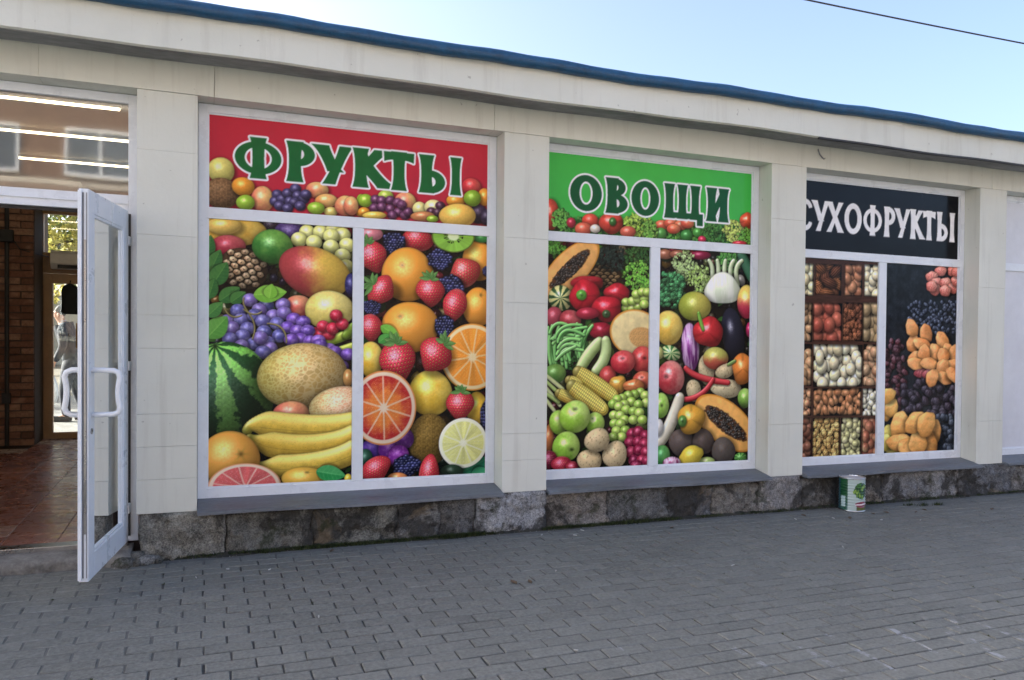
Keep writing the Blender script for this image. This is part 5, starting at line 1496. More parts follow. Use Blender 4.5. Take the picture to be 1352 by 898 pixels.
def finish(kind, key, x0, u, v, px, bg, seed, pre=None, post=None):
    pc = picture(key, x0, u, v, px, bg, seed)
    if pre: pre(pc)
    pc.draw(PRINT[key], 170 if key in ('w1l', 'w1r', 'w2l', 'w2r') else 0)
    if post: post(pc)
    return pc
def mm(gl, x0): return [(c, (a-x0)*1000, (b-x0)*1000) for c, a, b in gl]
FILMY = FY0+.018
red = GR([.755, .165, .245]); grn = GR([.27, .72, .31]); blk = GR([.062, .066, .09]); wht = GR([.93, .93, .95])
def solid(c, k=.07):
    def f(pc):
        X, Y, sl = pc.win(pc.u0, pc.u1, pc.v0, pc.v1); pc.c[sl] = c*(1-k/2+k*nz(X, Y, .4))[..., None]
    return f
T1 = [('Ф', .170, .458), ('Р', .492, .672), ('У', .690, .895), ('К', .925, 1.185), ('Т', 1.135, 1.348), ('Ь', 1.385, 1.572), ('І', 1.607, 1.695)]
T2 = [('О', 2.553, 2.820), ('В', 2.855, 3.045), ('О', 3.078, 3.325), ('Щ', 3.372, 3.735), ('И', 3.765, 3.985)]
T3 = [('С', 4.690, 4.850), ('У', 4.850, 5.025), ('Х', 5.005, 5.192), ('О', 5.202, 5.398), ('Ф', 5.416, 5.630), ('Р', 5.655, 5.788), ('У', 5.785, 5.960), ('К', 5.968, 6.139), ('Т', 6.122, 6.278), ('Ь', 6.295, 6.434), ('І', 6.452, 6.526)]
def crate(pc):      # dark wooden sorting box behind the nuts
    X, Y, sl = pc.win(pc.u0, pc.u1, pc.v0, pc.v1); pc.c[sl] = GR([.27, .17, .135])*(.7+.6*nz(X*.4, Y*3, 2))[..., None]
def darkslate(pc):
    X, Y, sl = pc.win(pc.u0, pc.u1, pc.v0, pc.v1); n = nz(X, Y, 1.2); f = nz(X*2, Y*2, 7); pc.c[sl] = GR([.115, .135, .165])*(.5+.9*n)[..., None]; pc.c[sl] += (GR([.20, .20, .21])*(sst(.5, .75, f)*sst(.4, .7, n)*.5)[..., None])
specs = [
    (3-1, -.052, 1.957, 0.0, 2.0, [('w1h', 'h', red, lambda p: p.text(mm(T1, 0.0), 2392, 2648, GR([.10, .40, .20]), wht, 13)), ('w1l', 'l', GR([.12, .08, .06]), None), ('w1r', 'r', GR([.13, .08, .06]), None)], .925, 1.000),
    (3, 2.299, 4.274, 2.30, 2.5, [('w2h', 'h', grn, lambda p: p.text(mm(T2, 2.30), 2356, 2618, GR([.06, .34, .20]), wht, 15)), ('w2l', 'l', GR([.11, .10, .06]), None), ('w2r', 'r', GR([.09, .08, .06]), None)], 3.244, 3.332),
    (4, 4.625, 6.632, 4.62, 3.0, [('w3h', 'h', blk, lambda p: p.text(mm(T3, 4.62), 2345, 2606, GR([.93, .93, .94]), None, 0, .64)), ('w3l', 'l', GR([.16, .10, .08]), None), ('w3r', 'r', GR([.12, .14, .17]), None)], 5.592, 5.680)]
wl = []
for (i, xa, xb, x0, px, prints, m0, m1) in specs:
    w, a, b = window(i, xa, xb, None); wl.append(w)
    MB().box(m0, m1, FY0-.0008, FY1-.003, .386, 2.1075, .003).build('mullion', M['pvc'], w)
    for (key, part, bg, post) in prints:
        if part == 'h': u, v = (a, b), (2.178, LZ-.054)
        elif part == 'l': u, v = (a, m0+.001), (.384, 2.109)
        else: u, v = (m1-.001, b), (.384, 2.109)
        pre = solid(bg) if part == 'h' else (crate if key == 'w3l' else darkslate if key == 'w3r' else None)
        pc = finish(None, key, x0, u, v, px, bg, len(key)+ord(key[1]), pre, post)
        if part == 'h': u_ = None
        tag(print_mesh('printed_film', pc, x0, FILMY, w), {'w1h': 'red header film lettered ФРУКТЫ over fruit', 'w1l': 'film of watermelon, melon, bananas and grapes', 'w1r': 'film of strawberries, oranges and citrus slices', 'w2h': 'green header film lettered ОВОЩИ over vegetables', 'w2l': 'film of peppers, beans, corn and green apples', 'w2r': 'film of broccoli, fennel, peppers and halved papaya', 'w3h': 'black header film lettered СУХОФРУКТЫ in white', 'w3l': 'film of nuts sorted in a wooden box', 'w3r': 'film of dried apricots and dates on dark slate'}[key])
    # dark rubber line round each field
    sill(xa, xb, w)
# plain white infill window to the right, and two more along the front
for (xa, xb) in ((6.975, 8.98), (9.32, 11.33), (-4.80, -2.75), (11.67, 13.65), (-8.35, -5.15)):
    w, a, b = window(0, xa, xb, None)
    MB().box(a, b, FILMY, FILMY+.02, .384, 2.110).build('white_panel', M['whitepanel'], w); MB().box(a, b, FILMY, FILMY+.02, 2.178, LZ-.054).build('white_panel', M['whitepanel'], w)
    sill(xa, xb, w)

# ------------------------------------------------------------------ entrance: frame, transom window, open door
DXL, DXR = -2.40, -.388
ent = MB()
ent.box(DXR-.060, DXR-.001, FY0, FY1, .085, LZ-.002, .003).box(DXL+.001, DXL+.06, FY0, FY1, .085, LZ-.002, .003)
ent.box(DXL+.06, DXR-.06, FY0, FY1, LZ-.055, LZ-.002, .003).box(DXL+.06, DXR-.06, FY0-.001, FY1, 2.115, 2.215, .003)
ent.box(DXL+.06, DXR-.06, FY0-.012, FY0-.001, 2.160, 2.168).box(-1.33, -1.26, FY0+.001, FY1-.001, .085, 2.116, .003).box(DXL+.06, -1.33, FY0+.001, FY1-.001, .085, .19, .003)
entrance = ent.build('entrance_frame', M['pvc'], shop)
gp = MB().box(DXL+.06, DXR-.06, FY0+.028, FY0+.034, 2.215, LZ-.055).build('transom_pane', M['glass2'], entrance)
MB().box(DXL+.06, -1.33, FY0+.028, FY0+.034, .19, 2.115).build('side_pane', M['glass'], entrance)
MB().box(DXL+.06, DXR-.06, FY0+.036, FY0+.05, 2.095, 2.117).build('rubber_seal', M['gasket'], entrance)
MB().box(DXR-.0605, DXR-.045, FY0-.010, FY0+.001, .12, 2.10).build('rubber_seal', M['gasket'], entrance)
MB().box(-1.26, DXR-.06, .10, .20, .066, .098, .003).build('threshold_strip', M['steel'], entrance)
# door leaf swung outwards
H0 = Vector((-.440, .075, 0)); FE = Vector((-.558, -.705, 0)); dirx = (FE-H0).normalized(); W = (FE-H0).length; diry = Vector((-dirx.y, dirx.x, 0)); up_ = Vector((0, 0, 1))
if diry.x > 0: diry = -diry          # leaf thickness goes to the left (towards -x)
Z0, Z1, ST_, TH = .105, 2.108, .105, .046
dl = MB()
for (a, b, c, d) in ((0, ST_, Z0, Z1), (W-ST_, W, Z0, Z1), (ST_, W-ST_, Z0, Z0+.125), (ST_, W-ST_, Z1-.115, Z1)): dl.obox(H0, dirx, diry, up_, a, b, 0, TH, c, d, .003)
# glazing beads
for y0, y1 in ((.005, .015), (TH-.015, TH-.005)):
    for (a, b, c, d) in ((ST_, ST_+.014, Z0+.125, Z1-.115), (W-ST_-.014, W-ST_, Z0+.125, Z1-.115), (ST_+.014, W-ST_-.014, Z0+.125, Z0+.139), (ST_+.014, W-ST_-.014, Z1-.129, Z1-.115)): dl.obox(H0, dirx, diry, up_, a, b, y0, y1, c, d)
# rebate lip round the free edge and the hinge edge (outer overlap)
dl.obox(H0, dirx, diry, up_, W, W+.014, .029, TH+.001, Z0+.01, Z1-.01, .002)
door = dl.build('door', M['pvc'], shop); tag(door, 'open white glazed entrance door')
MB().obox(H0, dirx, diry, up_, ST_+.012, W-ST_-.012, .016, .020, Z0+.137, Z1-.127).obox(H0, dirx, diry, up_, ST_+.012, W-ST_-.012, .027, .031, Z0+.137, Z1-.127).build('pane', M['glass'], door)
MB().obox(H0, dirx, diry, up_, W, W+.004, .022, .028, Z0+.02, Z1-.02).obox(H0, dirx, diry, up_, W, W+.003, .007, .010, Z0+.02, Z1-.02).build('edge_seal', M['greyseal'], door)
MB().obox(H0, dirx, diry, up_, W, W+.003, .0115, .0205, .35, 1.85).obox(H0, dirx, diry, up_, W+.002, W+.005, .012, .020, .98, 1.18).build('lock_strip', M['steel'], door)
def loc(a, b, z): return H0+dirx*a+diry*b+Vector((0, 0, z))
for s, base in ((-1, 0), (1, TH)):
    c = []; hz0, hz1, out = .955, 1.185, (.082 if s > 0 else .135)
    p = [(0, hz1), (.05, hz1), (out-.03, hz1-.002), (out-.008, hz1-.012), (out, hz1-.035)]
    p += [(out-.010*math.sin(math.pi*t), hz1-.035-(hz1-hz0-.07)*t) for t in [i/10 for i in range(1, 10)]]
    p += [(out, hz0+.035), (out-.008, hz0+.012), (out-.03, hz0+.002), (.05, hz0), (0, hz0)]
    pts = [loc(W-.055, base+s*d, z) for d, z in p]
    MB().tube(pts, .0145, 12).build('handle', M['pvc'], door, smooth=True)
MB().tube([loc(W-.05, -.004, .87), loc(W-.05, .002, .87)], .016, 14).build('lock_rosette', M['steel'], door); MB().tube([loc(W-.05, -.0055, .872), loc(W-.05, .0, .872)], .006, 10).build('keyhole', M['gasket'], door)
for z in (.30, 1.17, 1.93):
    MB().obox(H0, dirx, diry, up_, -.030, .004, -.006, .024, z-.028, z+.028, .004).obox(H0, dirx, diry, up_, -.055, -.028, -.004, .014, z-.028, z+.028, .004).build('hinge', M['pvc'], door)
# threshold step of worn concrete with broken edge
stp = stone_block(-2.6, -.42, -.06, .070, -.085, .22, 91, .018); step = stp.build('threshold_step', M['concrete'], shop, smooth=True)
for k, (x, y, r) in enumerate(((-.40, -.03, .075), (-.34, -.07, .05), (-.45, -.10, .055), (-.30, -.045, .04), (-.38, -.10, .032), (-.475, -.115, .03), (-.26, -.085, .022))):
    bm = bmesh.new(); bmesh.ops.create_icosphere(bm, subdivisions=3, radius=r)
    mb = MB(); mb.add([(x+v.co.x*1.2+rough(v.co, 18, k*9)*r*.35, y+v.co.y+rough(v.co, 15, k*5+3)*r*.35, .012+v.co.z*.75+rough(v.co, 20, k*4)*r*.3) for v in bm.verts], [[v.index for v in f.verts] for f in bm.faces]); bm.free()
    o = mb.build('rubble_stone', M['stone'], None, smooth=True); o.color = ((.9, .9, .85, 1) if k % 2 else (.5, .5, .45, 1))
    tag(o, 'broken lump of grey masonry at the foot of the open door', 'rubble', 'broken masonry beside the door')
# ------------------------------------------------------------------ entrance hall seen through the doorway
RX0, RX1 = -3.55, -.10
hall_floor = tag(MB().box(RX0, RX1, .17, 5.42, -.05, .079).build('interior_floor', M['grout']), kind='structure')
me_t = []
for k in range(3):
    t = MB().box(-.148, .148, -.148, .148, -.012, 0, .002); me = bpy.data.meshes.new('tile'); me.from_pydata(t.v, [], t.f); me.materials.append(M['tile']); me_t.append(me)
rt_ = random.Random(5)
for i in range(12):
    for j in range(17):
        x, y = RX0+.05+.30*i+.1, .33+.30*j
        if x > RX1-.15 or (y > 4.5 and x < -1.8): continue
        o = link('tile', me_t[0], Vector(shear((x, y, .0855+rt_.uniform(-.001, .001)))), hall_floor); o.rotation_euler = (rt_.uniform(-.003, .003), rt_.uniform(-.003, .003)-math.atan(SLOPE), 0)
MB().box(RX1, RX1+.10, .31, 5.2, .0, 3.0).build('inner_wall', M['plaster'], shop); MB().box(RX0-.1, RX0, .31, 5.2, 0, 3.0).build('inner_wall', M['plaster'], shop)
MB().box(RX0, RX1, .31, 5.42, 2.965, 3.03).build('ceiling', M['ceil'], shop)
# brick return wall on the left of the back door
bw = MB().box(RX0, -1.735, 4.62, 5.40, .08, 2.965).build('brick_wall', M['mortar'], shop)
bme = []
for k in range(4):
    rr = random.Random(k); t = MB().box(-.119, .119, -.03, .02, -.032, .032, .004); t.v = [(x+rr.uniform(-.003, .003), y+rr.uniform(-.004, .004), z+rr.uniform(-.002, .002)) for x, y, z in t.v]
    me = bpy.data.meshes.new('brick'); me.from_pydata(t.v, [], t.f); me.materials.append(M['inbrick']); bme.append(me)
hb = bpy.data.meshes.new('brick'); t = MB().box(-.056, .056, -.03, .02, -.032, .032, .004); hb.from_pydata(t.v, [], t.f); hb.materials.append(M['inbrick'])
for r in range(38):
    z = .125+r*.0755
    if z > 2.93: break
    for k in range(7):
        x = -1.86-(.125 if r % 2 else 0)-k*.25+.0
        if x-.12 < RX0 or x < -3.0: continue
        link('brick', rt_.choice(bme), Vector(shear((x, 4.62+rt_.uniform(-.006, .004), z))), bw)
    if r % 2: link('brick', hb, Vector(shear((-1.797, 4.62, z))), bw)
# conduit and junction box on the bricks
cd = thing('electrical_conduit', (-1.98, 4.56, .09), 'dark conduit with black junction box running up the brick wall', 'conduit')
MB().tube([(-1.985, 4.575, .09), (-1.985, 4.575, 1.4), (-1.982, 4.575, 2.95)], .022, 8).build('pipe', M['darkcable'], cd)
MB().box(-2.06, -1.92, 4.52, 4.60, 2.27, 2.40, .006).build('junction_box', M['gasket'], cd); MB().tube([(-1.92, 4.56, 2.29), (-1.86, 4.56, 2.20), (-1.75, 4.60, 2.17), (-1.66, 4.98, 2.16)], .006, 6).build('cable', M['darkcable'], cd)
MB().box(-2.03, -1.95, 4.54, 4.60, .55, .66, .006).build('socket_box', M['gasket'], cd)
# back glazing: brown frame, door, transom lights
by = 5.08
bf = MB()
for (a, b) in ((-1.805, -1.73), (-.77, -.70), (-.175, RX1)): bf.box(a, b, by, by+.08, .08, 2.80, .003)
bf.box(-1.73, -.175, by+.001, by+.079, 2.66, 2.80).box(-1.73, -.175, by+.001, by+.079, 1.985, 2.22, .003).box(-.70, -.175, by+.001, by+.079, .08, .25, .003)
bglaz = bf.build('back_glazing', M['brown'], shop)
MB().box(RX0, RX1+.0, by+.0, by+.2, 2.80, 2.965).build('back_lintel', M['plaster'], shop)
bd = MB()
for (a, b, c, d) in ((-1.725, -1.635, .09, 1.98), (-.865, -.775, .09, 1.98), (-1.635, -.865, .09, .16), (-1.635, -.865, 1.87, 1.98)): bd.box(a, b, by-.01, by+.06, c, d, .003)
bdoor = bd.build('back_door', M['brown'], shop)
MB().box(-1.635, -.865, by+.02, by+.026, .16, 1.87).build('pane', M['glass'], bdoor); MB().box(-1.73, -.77, by+.03, by+.036, 2.22, 2.66).build('pane', M['glass'], bglaz); MB().box(-.70, -.175, by+.03, by+.036, .25, 1.985).build('pane', M['glass'], bglaz); MB().box(-.70, -.175, by+.03, by+.036, 2.22, 2.66).build('pane', M['glass'], bglaz)
M['paper'] = simple('ochre_paper', (.42, .27, .12), .8)
tag(MB().box(-1.405, -1.29, by+.012, by+.0185, 1.13, 1.42).build('paper_notice', M['paper']), 'ochre paper notice stuck on the back door glass', 'notice')
ac = thing('air_conditioner', (-1.28, 4.95, 2.02), 'beige wall air conditioner above the brown back door', 'air conditioner')
MB().prism_x([(5.08, 2.03), (5.08, 2.245), (4.92, 2.235), (4.885, 2.20), (4.88, 2.09), (4.93, 2.03)], -1.63, -.86, 2).build('casing', M['white'], ac)
MB().box(-1.56, -.93, 4.892, 4.93, 2.035, 2.075, .002).build('air_outlet', M['gasket'], ac); MB().box(-1.08, -1.00, 4.872, 4.884, 2.13, 2.145).build('badge', M['darkcable'], ac)
# LED battens under the ceiling
for k, (y, a, b) in enumerate(((.97, -3.2, -.56), (2.02, -3.2, -.22), (3.2, -1.62, -.20))):
    L = thing('ceiling_light', ((a+b)/2, y, 2.90), ['long lit LED batten across the hall ceiling, nearest the entrance transom', 'long lit LED batten across the middle of the hall ceiling', 'short lit LED batten on the hall ceiling towards the back door'][k], 'ceiling light', 'LED battens in the entrance hall')
    MB().box(a, b, y-.014, y+.014, 2.938, 2.966).build('housing', M['white'], L); MB().box(a+.01, b-.01, y-.010, y+.010, 2.922, 2.937, .003).build('tube', M['led'], L)
# white roller box behind the transom glass
tag(MB().box(-2.3, -.72, .245, .33, 2.205, 2.290, .006).build('roller_box', M['white']), 'white roller shutter box lying behind the transom glass', 'shutter box')
# dark coat on the back door
ct = MB(); 
ct.lathe((-1.455, 5.02, 1.52), [(.002, 0), (.078, .0), (.087, .02), (.085, .15), (.088, .27), (.074, .315), (.03, .345), (.002, .352)], 14)
ct.v = [(x, 5.02+(y-5.02)*.5+.01*math.sin(z*40+x*30), z) for x, y, z in ct.v]
M['coat'] = simple('dark_cloth', (.02, .024, .03), .9, bmp=.4)
tag(ct.tube([(-1.455, 5.02, 1.86), (-1.455, 5.055, 1.905), (-1.455, 5.075, 1.90)], .006, 6).build('hanging_bag', M['coat'], smooth=True), 'black cloth bag hanging from the top rail of the back door', 'bag')

# ------------------------------------------------------------------ yard behind the shop: path, man, trees
sheet('yard_path', -12, 14, 5.5, 12.5, -.09+.06, M['concrete'])
M['skin'] = simple('skin', (.46, .27, .20), .55, var=.05); M['hair'] = simple('grey_hair', (.12, .115, .11), .8, bmp=.6); M['jacket'] = simple('grey_jacket', (.022, .028, .04), .85, bmp=.5, scale=14); M['trouser'] = simple('dark_trousers', (.018, .022, .035), .85, bmp=.4, scale=14); M['shirt'] = simple('pale_collar', (.45, .47, .5), .8)
def skin_mesh(name, vs, es, mat, parent, base, sub=2, root=0):
    me = bpy.data.meshes.new(name); me.from_pydata([(Vector(v[:3])-base)[:] for v in vs], es, [])
    me.materials.append(mat); o = link(name, me, base, parent); m = o.modifiers.new('skin', 'SKIN'); m.use_smooth_shade = True
    for i, v in enumerate(vs):
        r = v[3]; sv = me.skin_vertices[0].data[i]; sv.radius = (r if isinstance(r, tuple) else (r, r)); sv.use_root = (i == root)
    s = o.modifiers.new('sub', 'SUBSURF'); s.levels = sub; s.render_levels = sub; return o
PM = Vector((-1.88, 8.0, -.03-SLOPE*1.98*-1*0)); pb = Vector(shear(PM))
person = thing('person', PM, 'man in grey jacket and dark trousers walking behind the glass back door', 'person')
def P_(x, y, z, r): return (pb.x+x, pb.y+y, pb.z+z, r)
# leaning slightly forward (towards -x), mid stride, head bowed
body = [P_(.02, 0, .90, .13), P_(.0, 0, 1.08, (.14, .12)), P_(-.04, 0, 1.28, (.15, .125)), P_(-.07, 0, 1.40, (.11, .09)), P_(-.10, 0, 1.455, .052), P_(-.125, 0, 1.52, (.062, .066)), P_(-.145, 0, 1.585, (.076, .084)), P_(-.15, 0, 1.645, (.06, .068)),
    P_(.02, -.09, .84, .095), P_(-.06, -.09, .47, .065), P_(-.02, -.09, .10, .043), P_(-.15, -.09, .045, .036), P_(.03, .09, .84, .095), P_(.07, .09, .47, .065), P_(.22, .09, .12, .043), P_(.12, .09, .05, .036),
    P_(-.07, -.19, 1.37, .062), P_(-.05, -.25, 1.10, .048), P_(-.16, -.24, .88, .036), P_(-.20, -.24, .80, (.040, .02)), P_(-.06, .19, 1.37, .062), P_(.05, .25, 1.10, .048), P_(.0, .25, .86, .036), P_(-.02, .25, .78, (.040, .02))]
ed = [(0, 1), (1, 2), (2, 3), (3, 4), (4, 5), (5, 6), (6, 7), (0, 8), (8, 9), (9, 10), (10, 11), (0, 12), (12, 13), (13, 14), (14, 15), (3, 16), (16, 17), (17, 18), (18, 19), (3, 20), (20, 21), (21, 22), (22, 23)]
thin = {0, 1, 2, 3, 8, 9, 12, 13, 16, 17, 18, 20, 21, 22}      # what the clothes cover stays well inside them
skin_mesh('body', [(*q[:3], (tuple(e*.66 for e in q[3]) if isinstance(q[3], tuple) else q[3]*.66) if i in thin else q[3]) for i, q in enumerate(body)], ed, M['skin'], person, pb)
def grow(idx, k, dz=0): return [(*body[i][:3], tuple(q*k for q in body[i][3]) if isinstance(body[i][3], tuple) else body[i][3]*k) for i in idx]
jk = [P_(.03, 0, .80, (.150, .135)), P_(.02, 0, .94, (.152, .138)), P_(.0, 0, 1.10, (.160, .140)), P_(-.04, 0, 1.28, (.172, .148)), P_(-.075, 0, 1.40, (.140, .115)), P_(-.095, 0, 1.462, (.078, .070))]+grow([16, 17, 18, 20, 21, 22], 1.26)
skin_mesh('jacket', jk, [(0, 1), (1, 2), (2, 3), (3, 4), (4, 5), (4, 6), (6, 7), (7, 8), (4, 9), (9, 10), (10, 11)], M['jacket'], person, pb, root=3)
tr_ = [P_(.01, 0, 1.0, .125)]+grow([0, 8, 9, 10, 12, 13, 14], 1.26); tr_[4] = P_(-.03, -.09, .06, .062); tr_[7] = P_(.215, .09, .08, .062)
skin_mesh('trousers', tr_, [(0, 1), (1, 2), (2, 3), (3, 4), (1, 5), (5, 6), (6, 7)], M['trouser'], person, pb, root=1)
skin_mesh('hair', [P_(-.10, 0, 1.53, (.05, .06)), P_(-.115, 0, 1.60, (.078, .088)), P_(-.14, 0, 1.655, (.076, .084)), P_(-.18, 0, 1.675, (.05, .06))], [(0, 1), (1, 2), (2, 3)], M['hair'], person, pb)
skin_mesh('collar', [P_(-.092, 0, 1.452, (.074, .068)), P_(-.102, 0, 1.488, (.066, .062))], [(0, 1)], M['shirt'], person, pb)
for (x, y, z) in ((-.205, -.035, 1.60), (-.205, .035, 1.60)): MB().tube([(pb.x+x-.012, pb.y+y, pb.z+z), (pb.x+x+.01, pb.y+y, pb.z+z)], .009, 8).build('eye', M['gasket'], person, sh=False)
nb = MB().tube([(pb.x-.215, pb.y, pb.z+1.595), (pb.x-.238, pb.y, pb.z+1.56), (pb.x-.205, pb.y, pb.z+1.552)], [.009, .014, .010], 8).build('nose', M['skin'], person, smooth=True, sh=False)
for s in (-1, 1): MB().lathe((pb.x-.135, pb.y+s*.083, pb.z+1.56), [(.002, -.03), (.014, -.025), (.02, .0), (.018, .025), (.002, .032)], 8).build('ear', M['skin'], person, smooth=True, sh=False)
for i in (19, 23):
    c = Vector(body[i][:3])
    for k in range(4): MB().tube([c+Vector((.0, -.024+k*.016, -.02)), c+Vector((-.012, -.024+k*.016, -.055)), c+Vector((-.03, -.022+k*.015, -.078-(.006 if k in (1, 2) else 0)))], [.0095, .0085, .007], 6).build('finger', M['skin'], person, smooth=True, sh=False)
    MB().tube([c+Vector((-.02, -.02, .015)), c+Vector((-.045, -.022, -.01)), c+Vector((-.052, -.018, -.035))], [.011, .009, .007], 6).build('thumb', M['skin'], person, smooth=True, sh=False)
for i in (11, 15):
    c = Vector(body[i][:3]); MB().box(c.x-.07, c.x+.19, c.y-.045, c.y+.045, pb.z+.0, pb.z+.085, .025).build('shoe', M['gasket'], person, sh=False)
M['bagwhite'] = simple('white_carrier_bag', (.62, .66, .72), .45, bmp=.6, scale=12)
hc = Vector(body[19][:3]); bg = MB(); bg.lathe((hc.x-.03, hc.y, hc.z-.50), [(.002, 0), (.09, .0), (.13, .10), (.12, .24), (.07, .36), (.02, .42), (.012, .45)], 16)
bg.v = [(x+.01*math.sin(z*30), hc.y+(y-hc.y)*.6+.008*math.sin(z*44+x*25), z) for x, y, z in bg.v]
tag(bg.build('carrier_bag', M['bagwhite'], smooth=True, sh=False), 'white carrier bag hanging from the walking man\'s hand', 'bag')

M['leaf1'] = leafmat('yellowing_leaves', (.34, .34, .10), (.60, .50, .16), .6); M['leaf2'] = leafmat('green_leaves', (.07, .12, .03), (.20, .22, .05), .5); M['bark'] = simple('bark', (.09, .07, .05), .95, bmp=.9, scale=12)
def tree(x, y, h, cr, mat, label, seed, low=.22, n=9000):
    r = np.random.default_rng(seed); rr = random.Random(seed); t = thing('yard_tree', (x, y, -.08), label, 'tree', 'trees in the yard behind the shop'); o = ORIGIN[t.name]
    tk = MB(); top = Vector((o.x+rr.uniform(-.3, .3), o.y+rr.uniform(-.3, .3), o.z+h*.82)); b0 = Vector(o)-Vector((0, 0, .05))
    tk.tube([b0, b0.lerp(top, .3)+Vector((.08, 0, 0)), b0.lerp(top, .6), top], [h*.026, h*.02, h*.013, h*.004], 9); cl = []
    for k in range(13):
        f = rr.uniform(low+.05, .9); st = b0.lerp(top, f); a = rr.uniform(0, 6.28); L = cr*rr.uniform(.6, 1.0)*(1.15-f*.55); en = st+Vector((math.cos(a)*L, math.sin(a)*L, L*rr.uniform(.15, .6)))
        tk.tube([st, st.lerp(en, .5)+Vector((0, 0, .05*L)), en], [h*.010, h*.006, h*.002], 6); cl += [st.lerp(en, .55), st.lerp(en, .8), en]
    cl.append(top); tk.build('trunk', M['bark'], t, smooth=True, sh=False)
    c = np.array([q[:] for q in cl]); pick = r.integers(0, len(c), n); d = r.normal(size=(n, 3)); d /= np.linalg.norm(d, axis=1)[:, None]; p = c[pick]+d*(r.random((n, 1))**.45)*cr*.34*np.array([1, 1, .75])
    s = r.uniform(.05, .11, (n, 1)); e1 = r.normal(size=(n, 3)); e1 /= np.linalg.norm(e1, axis=1)[:, None]; e2 = np.cross(e1, r.normal(size=(n, 3))); e2 /= np.linalg.norm(e2, axis=1)[:, None]
    q = np.stack([p-e1*s, p+e2*s*.55, p+e1*s, p-e2*s*.55], 1).reshape(-1, 3); mb = MB(); mb.v = q.tolist(); idx = np.arange(n)*4; mb.f = np.stack([idx, idx+1, idx+2, idx+3], 1).tolist(); mb.mi = [0]*n
    co = mb.build('crown', mat, t, sh=False); at = co.data.attributes.new('tone', 'FLOAT', 'POINT'); at.data.foreach_set('value', np.repeat(np.clip(r.random(len(c))[pick]*.6+r.random(n)*.4, 0, 1), 4))
tree(-4.4, 15.0, 7.2, 2.6, M['leaf1'], 'yellowing tree straight behind the glass back door', 1, n=12000)
tree(-7.4, 22.0, 8.0, 3.0, M['leaf1'], 'tall yellowing tree deepest in the yard', 2)
tree(-2.2, 20.0, 7.0, 2.8, M['leaf2'], 'green tree to the right of the yellow trees', 3)
tree(-9.0, 15.5, 6.0, 2.4, M['leaf2'], 'green tree at the left of the yard', 4, n=6000)
# boundary wall at the end of the yard
yw = thing('yard_wall', (-4, 27, -.1), 'pale rendered wall closing the yard behind the trees', 'wall'); M['render'] = simple('pale_render', (.5, .47, .40), .85)
MB().box(-22, 16, 27, 27.3, -.2, 2.3).build('wall_face', M['render'], yw); MB().box(-22.1, 16.1, 26.95, 27.35, 2.3, 2.38).build('coping', M['concrete'], yw)

# ------------------------------------------------------------------ brick block across the street (seen mirrored in the glass)
M['oppbrick'] = simple('brown_brick_wall', (.19, .125, .095), .85, var=.2, scale=3, bmp=.3); M['pale'] = simple('pale_render_band', (.48, .44, .38), .8); M['dglass'] = simple('dark_window_glass', (.10, .125, .15), .08, var=.3, scale=.3, spec=.8)
opp = thing('apartment_block', (-4, -29, -.1), 'five storey brown brick block across the street with white windows', 'building')
ow = MB().box(-30, 24, -40, -28, -.3, 15.6).build('wall', M['oppbrick'], opp)
MB().box(-30.2, 24.2, -40.2, -27.8, 15.6, 16.1).build('parapet', M['pale'], opp)
for f in range(5):
    z0 = .95+f*3.0; MB().box(-30.05, 24.05, -28.0, -27.95, z0-.42, z0-.20).build('string_course', M['pale'], opp)
    for k in range(15):
        x = -28.2+k*3.5; w = 2.4 if k % 2 else 1.5; fr = MB()
        for (a, b, c, d) in ((x-w/2, x-w/2+.09, z0, z0+1.7), (x+w/2-.09, x+w/2, z0, z0+1.7), (x-w/2+.09, x+w/2-.09, z0, z0+.09), (x-w/2+.09, x+w/2-.09, z0+1.61, z0+1.7), (x-.045, x+.045, z0+.09, z0+1.61)): fr.box(a, b, -28.02, -27.93, c, d)
        wn = fr.build('window', M['pvc'], opp); MB().box(x-w/2+.09, x+w/2-.09, -28.02, -27.97, z0+.09, z0+1.61).build('pane', M['dglass'], wn); MB().box(x-w/2-.06, x+w/2+.06, -28.0, -27.86, z0-.07, z0-.001).build('sill', M['pale'], wn)

# ------------------------------------------------------------------ tin can against the plinth
CX, CY, CR, CH = 5.015, -.150, .101, .275
can = thing('tin_can', (CX, CY, 0), 'large ribbed tin with green and white vegetable label standing against the plinth', 'tin can')
M['tin'] = simple('tin_metal', (.60, .61, .62), .28, 1.0, var=.08); 
mt, t, b = new_mat('can_label'); at = nd(t, 'ShaderNodeAttribute', attribute_name='print'); t.links.new(at.outputs['Color'], b.inputs['Base Color']); b.inputs['Roughness'].default_value = .35
lab = MB(); rows, seg = 90, 128; prof = []
for i in range(rows+1):
    z = .010+(CH-.020)*i/rows; rib = .0022*math.sin((z-.03)/.0115*math.pi) if .035 < z < CH-.035 else 0; prof.append((CR+rib, z))
lab.lathe((CX, CY, 0), prof, seg); lo = lab.build('label_sleeve', mt, can, smooth=True)
colr = []
view = math.atan2(CAM_POS.y-CY, CAM_POS.x-CX)
